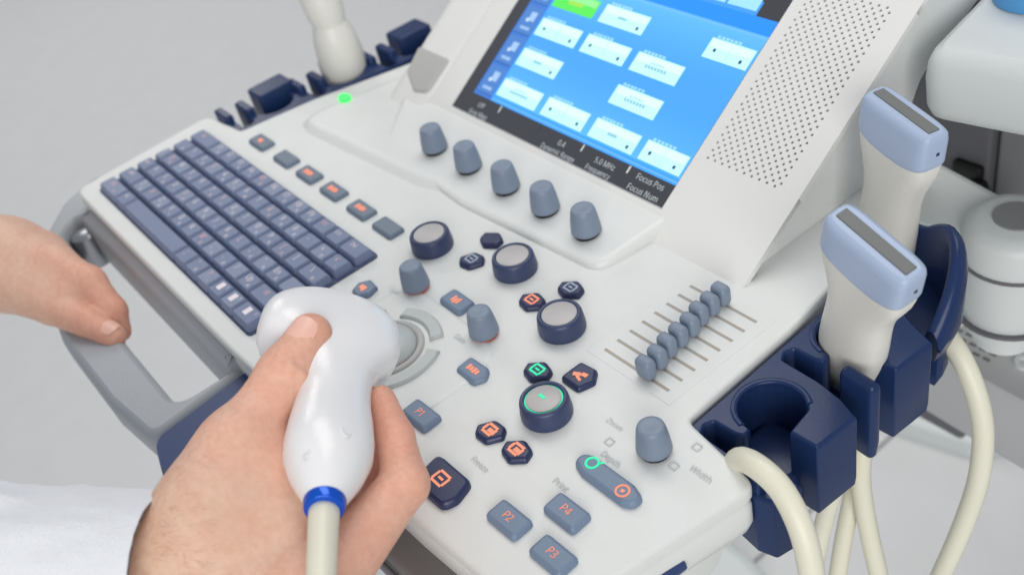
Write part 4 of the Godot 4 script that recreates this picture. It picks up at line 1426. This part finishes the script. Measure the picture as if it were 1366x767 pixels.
func person() -> void:
	var c := Color(1, 1, 1)
	var red := Color(1.06, 0.84, 0.80)
	var pink := Color(1.06, 0.92, 0.90)
	var tan_ := Color(0.97, 0.98, 0.92)
	var p := thing("person", "operator in a white coat, left hand on the rail, right hand holding the transducer", "person", Vector3(0.05, 0, 0.42))
	var off := -p.position
	var right := [
		[V(0.0804, 0.0574, 0.3687), V(0.1502, 0.0568, 0.2977), 0.0300, 0.0240, 0.0100, tan_],
		[V(0.1502, 0.0568, 0.2977), V(0.1801, 0.0545, 0.2641), 0.0240, 0.0250, 0.0120, tan_],
		[V(0.1723, 0.0405, 0.2694), V(0.2247, 0.0212, 0.2128), 0.0200, 0.0190, 0.0140, c],
		[V(0.1801, 0.0545, 0.2641), V(0.1876, 0.0650, 0.2337), 0.0220, 0.0200, 0.0100, tan_],
		[V(0.1876, 0.0650, 0.2337), V(0.1690, 0.0772, 0.1977), 0.0200, 0.0145, 0.0140, c],
		[V(0.1690, 0.0772, 0.1977), V(0.1544, 0.0854, 0.1609), 0.0148, 0.0132, 0.0080, pink],
		[V(0.1544, 0.0854, 0.1609), V(0.1456, 0.0907, 0.1393), 0.0130, 0.0110, 0.0060, red],
		[V(0.1801, 0.0545, 0.2641), V(0.2395, 0.0422, 0.2124), 0.0200, 0.0185, 0.0160, c],
		[V(0.1853, 0.0637, 0.2244), V(0.2052, 0.0500, 0.2008), 0.0220, 0.0190, 0.0180, c],
		[V(0.1755, 0.0698, 0.2111), V(0.1889, 0.0537, 0.1874), 0.0170, 0.0140, 0.0180, pink],
		[V(0.1690, 0.0772, 0.1977), V(0.1889, 0.0537, 0.1874), 0.0120, 0.0110, 0.0160, pink],
		[V(0.2395, 0.0422, 0.2124), V(0.2215, 0.0458, 0.1474), 0.0185, 0.0112, 0.0100, pink],
		[V(0.2215, 0.0458, 0.1474), V(0.1975, 0.0507, 0.1354), 0.0112, 0.0092, 0.0040, red],
		[V(0.1975, 0.0507, 0.1354), V(0.1761, 0.0561, 0.1282), 0.0092, 0.0076, 0.0030, red],
		[V(0.1701, 0.0288, 0.2662), V(0.2096, 0.0043, 0.2149), 0.0180, 0.0170, 0.0120, c],
		[V(0.2247, 0.0212, 0.2128), V(0.2011, 0.0217, 0.1575), 0.0140, 0.0105, 0.0040, pink],
		[V(0.2011, 0.0217, 0.1575), V(0.1731, 0.0294, 0.1429), 0.0105, 0.0088, 0.0030, red],
		[V(0.1731, 0.0294, 0.1429), V(0.1525, 0.0337, 0.1388), 0.0088, 0.0075, 0.0030, red],
		[V(0.2096, 0.0043, 0.2149), V(0.1856, 0.0013, 0.1661), 0.0130, 0.0100, 0.0040, pink],
		[V(0.1856, 0.0013, 0.1661), V(0.1608, 0.0119, 0.1541), 0.0100, 0.0085, 0.0030, red],
		[V(0.1608, 0.0119, 0.1541), V(0.1424, 0.0183, 0.1502), 0.0085, 0.0072, 0.0030, red],
		[V(0.2096, 0.0043, 0.2149), V(0.1974, -0.0074, 0.2190), 0.0180, 0.0140, 0.0100, c],
		[V(0.1974, -0.0074, 0.2190), V(0.1726, -0.0122, 0.1771), 0.0115, 0.0088, 0.0040, pink],
		[V(0.1726, -0.0122, 0.1771), V(0.1499, -0.0017, 0.1692), 0.0088, 0.0076, 0.0030, red],
		[V(0.1499, -0.0017, 0.1692), V(0.1370, 0.0053, 0.1678), 0.0076, 0.0066, 0.0030, red],
		[V(0.1565, 0.0921, 0.1693), V(0.1635, 0.0903, 0.1675), 0.0028, 0.0030, 0.0014, pink],
		[V(0.1635, 0.0903, 0.1675), V(0.1659, 0.0846, 0.1648), 0.0030, 0.0028, 0.0014, pink],
		[V(0.1553, 0.0947, 0.1672), V(0.1636, 0.0919, 0.1648), 0.0028, 0.0030, 0.0014, pink],
		[V(0.1636, 0.0919, 0.1648), V(0.1671, 0.0853, 0.1614), 0.0030, 0.0028, 0.0014, pink],
		[V(0.1550, 0.0966, 0.1646), V(0.1636, 0.0936, 0.1621), 0.0028, 0.0030, 0.0014, pink],
		[V(0.1636, 0.0936, 0.1621), V(0.1675, 0.0867, 0.1586), 0.0030, 0.0028, 0.0014, pink],
		[V(0.1560, 0.0975, 0.1614), V(0.1636, 0.0952, 0.1594), 0.0028, 0.0030, 0.0014, pink],
		[V(0.1636, 0.0952, 0.1594), V(0.1666, 0.0891, 0.1563), 0.0030, 0.0028, 0.0014, pink],
	]
	var o := node_of(flesh(right, 0.0017), "right_hand", M.skin, p, off)
	arm_hair(o, V(0.1713, 0.0677, 0.2636), V(0.1943, 0.0645, 0.2226), 0.034, V(0.5500, 0.4100, 0.2500))
	nail(o, V(0.1465, 0.0895, 0.1424), Vector3(-0.0087, 0.0053, -0.0217), Vector3(0.4316, 0.7086, 0.5583), 0.0145, 0.0150)
	var left := [
		[V(-0.4606, 0.0538, 0.4090), V(-0.2640, 0.0087, 0.2500), 0.0360, 0.0310, 0.0100, tan_],
		[V(-0.2640, 0.0087, 0.2500), V(-0.2312, 0.0115, 0.2262), 0.0310, 0.0280, 0.0140, c],
		[V(-0.2312, 0.0115, 0.2262), V(-0.1907, 0.0092, 0.2023), 0.0260, 0.0150, 0.0140, c],
		[V(-0.2312, 0.0115, 0.2262), V(-0.2158, 0.0059, 0.2028), 0.0260, 0.0160, 0.0140, c],
		[V(-0.2312, 0.0115, 0.2262), V(-0.2369, 0.0017, 0.2053), 0.0240, 0.0140, 0.0140, c],
		[V(-0.2312, 0.0115, 0.2262), V(-0.2174, 0.0019, 0.2354), 0.0240, 0.0190, 0.0160, c],
		[V(-0.1907, 0.0092, 0.2023), V(-0.1579, 0.0018, 0.1898), 0.0150, 0.0112, 0.0080, pink],
		[V(-0.1579, 0.0018, 0.1898), V(-0.1348, -0.0144, 0.1880), 0.0112, 0.0098, 0.0050, red],
		[V(-0.1348, -0.0144, 0.1880), V(-0.1255, -0.0269, 0.1916), 0.0096, 0.0078, 0.0040, red],
		[V(-0.2158, 0.0059, 0.2028), V(-0.1894, -0.0101, 0.1920), 0.0150, 0.0115, 0.0080, pink],
		[V(-0.1894, -0.0101, 0.1920), V(-0.1682, -0.0261, 0.1880), 0.0115, 0.0100, 0.0060, red],
		[V(-0.1682, -0.0261, 0.1880), V(-0.1691, -0.0450, 0.1943), 0.0100, 0.0080, 0.0050, red],
		[V(-0.2369, 0.0017, 0.2053), V(-0.2154, -0.0147, 0.1937), 0.0140, 0.0105, 0.0060, pink],
		[V(-0.2154, -0.0147, 0.1937), V(-0.1967, -0.0300, 0.1904), 0.0105, 0.0090, 0.0050, red],
		[V(-0.1967, -0.0300, 0.1904), V(-0.1987, -0.0516, 0.1977), 0.0090, 0.0076, 0.0040, red],
		[V(-0.2174, 0.0019, 0.2354), V(-0.1673, -0.0060, 0.2191), 0.0190, 0.0142, 0.0140, c],
		[V(-0.1942, 0.0011, 0.2241), V(-0.1621, -0.0043, 0.2071), 0.0165, 0.0100, 0.0120, c],
		[V(-0.1673, -0.0060, 0.2191), V(-0.1344, -0.0121, 0.2070), 0.0138, 0.0112, 0.0030, pink],
		[V(-0.1344, -0.0121, 0.2070), V(-0.1105, -0.0184, 0.1982), 0.0110, 0.0086, 0.0018, red],
	]
	o = node_of(flesh(left, 0.0026), "left_hand", M.skin, p, off)
	nail(o, V(-0.1133, -0.0174, 0.1989), Vector3(0.0239, -0.0063, -0.0088), Vector3(0.2846, 0.9376, -0.1999), 0.0130, 0.0125)
	# sleeve
	var rows := []
	var s0 := V(0.1926, 0.0503, 0.2538)
	var s1 := V(0.0441, 0.0631, 0.4083)
	var ax := (s1 - s0).normalized()
	var up := Vector3(-0.3985, 0.7574, -0.5172)
	up = (up - ax * up.dot(ax)).normalized()
	var sd := ax.cross(up)
	var fold := FastNoiseLite.new()
	fold.seed = 9
	fold.frequency = 9.0
	var L := s0.distance_to(s1)
	for k in 34:
		var t := k / 33.0
		var row := PackedVector3Array()
		for q in 64:
			var a := TAU * q / 64
			var d := up * cos(a) + sd * sin(a)
			var r := lerpf(0.0415, 0.0545, t)
			var along := t * L
			r += 0.0040 * fold.get_noise_3d(cos(a) * 1.2, sin(a) * 1.2, along * 3.0) * (0.35 + 2.0 * t)
			r += 0.0016 * sin(along * 60.0 + cos(a + 0.6) * 2.5) * smoothstep(0.1, 0.6, t)
			row.append(s0 + ax * along + d * r + ax * 0.004 * cos(a))
		rows.append(row)
	# turn the cuff in
	var inner := PackedVector3Array()
	var lip := PackedVector3Array()
	for q in 64:
		var v: Vector3 = rows[0][q]
		var d := (v - s0 - ax * (v - s0).dot(ax)).normalized()
		lip.append(v - d * 0.0012 - ax * 0.0012)
		inner.append(v - d * 0.004 + ax * 0.03)
	rows.push_front(lip)
	rows.push_front(inner)
	var st := begin()
	skin_rows(st, rows, false, true)
	put(st, "coat_sleeve", M.coat_white, p, off)

# short hairs on the wrist and forearm, growing out of the skin between two points
func arm_hair(parent: MeshInstance3D, from: Vector3, to: Vector3, reach: float, side: Vector3) -> void:
	var arr := parent.mesh.surface_get_arrays(0)
	var pos: PackedVector3Array = arr[Mesh.ARRAY_VERTEX]
	var nor: PackedVector3Array = arr[Mesh.ARRAY_NORMAL]
	var ab := to - from
	var pick := []
	for i in pos.size():
		var t := (pos[i] - from).dot(ab) / ab.length_squared()
		if t > 0.0 and t < 1.0 and (pos[i] - from - ab * t).length() < reach and nor[i].dot((side - pos[i]).normalized()) > -0.1:
			pick.append(i)
	var st := begin()
	var r := RandomNumberGenerator.new()
	r.seed = 17
	for k in mini(150, pick.size()):
		var i: int = pick[r.randi() % pick.size()]
		var n := nor[i]
		var dir := (ab.normalized() * 0.9 + Vector3(r.randf_range(-0.7, 0.7), -0.5 + r.randf_range(-0.5, 0.5), r.randf_range(-0.7, 0.7)))
		dir = (dir - n * dir.dot(n)).normalized()
		var l := r.randf_range(0.003, 0.0065)
		var p0 := pos[i] - n * 0.0002
		tube(st, [p0, p0 + dir * l * 0.5 + n * 0.0011, p0 + dir * l + n * 0.0007], 0.000045, 3, 2, 0.00002)
	var o := put(st, "arm_hair", M.hair_brown, parent)
	o.set_meta("kind", "stuff")
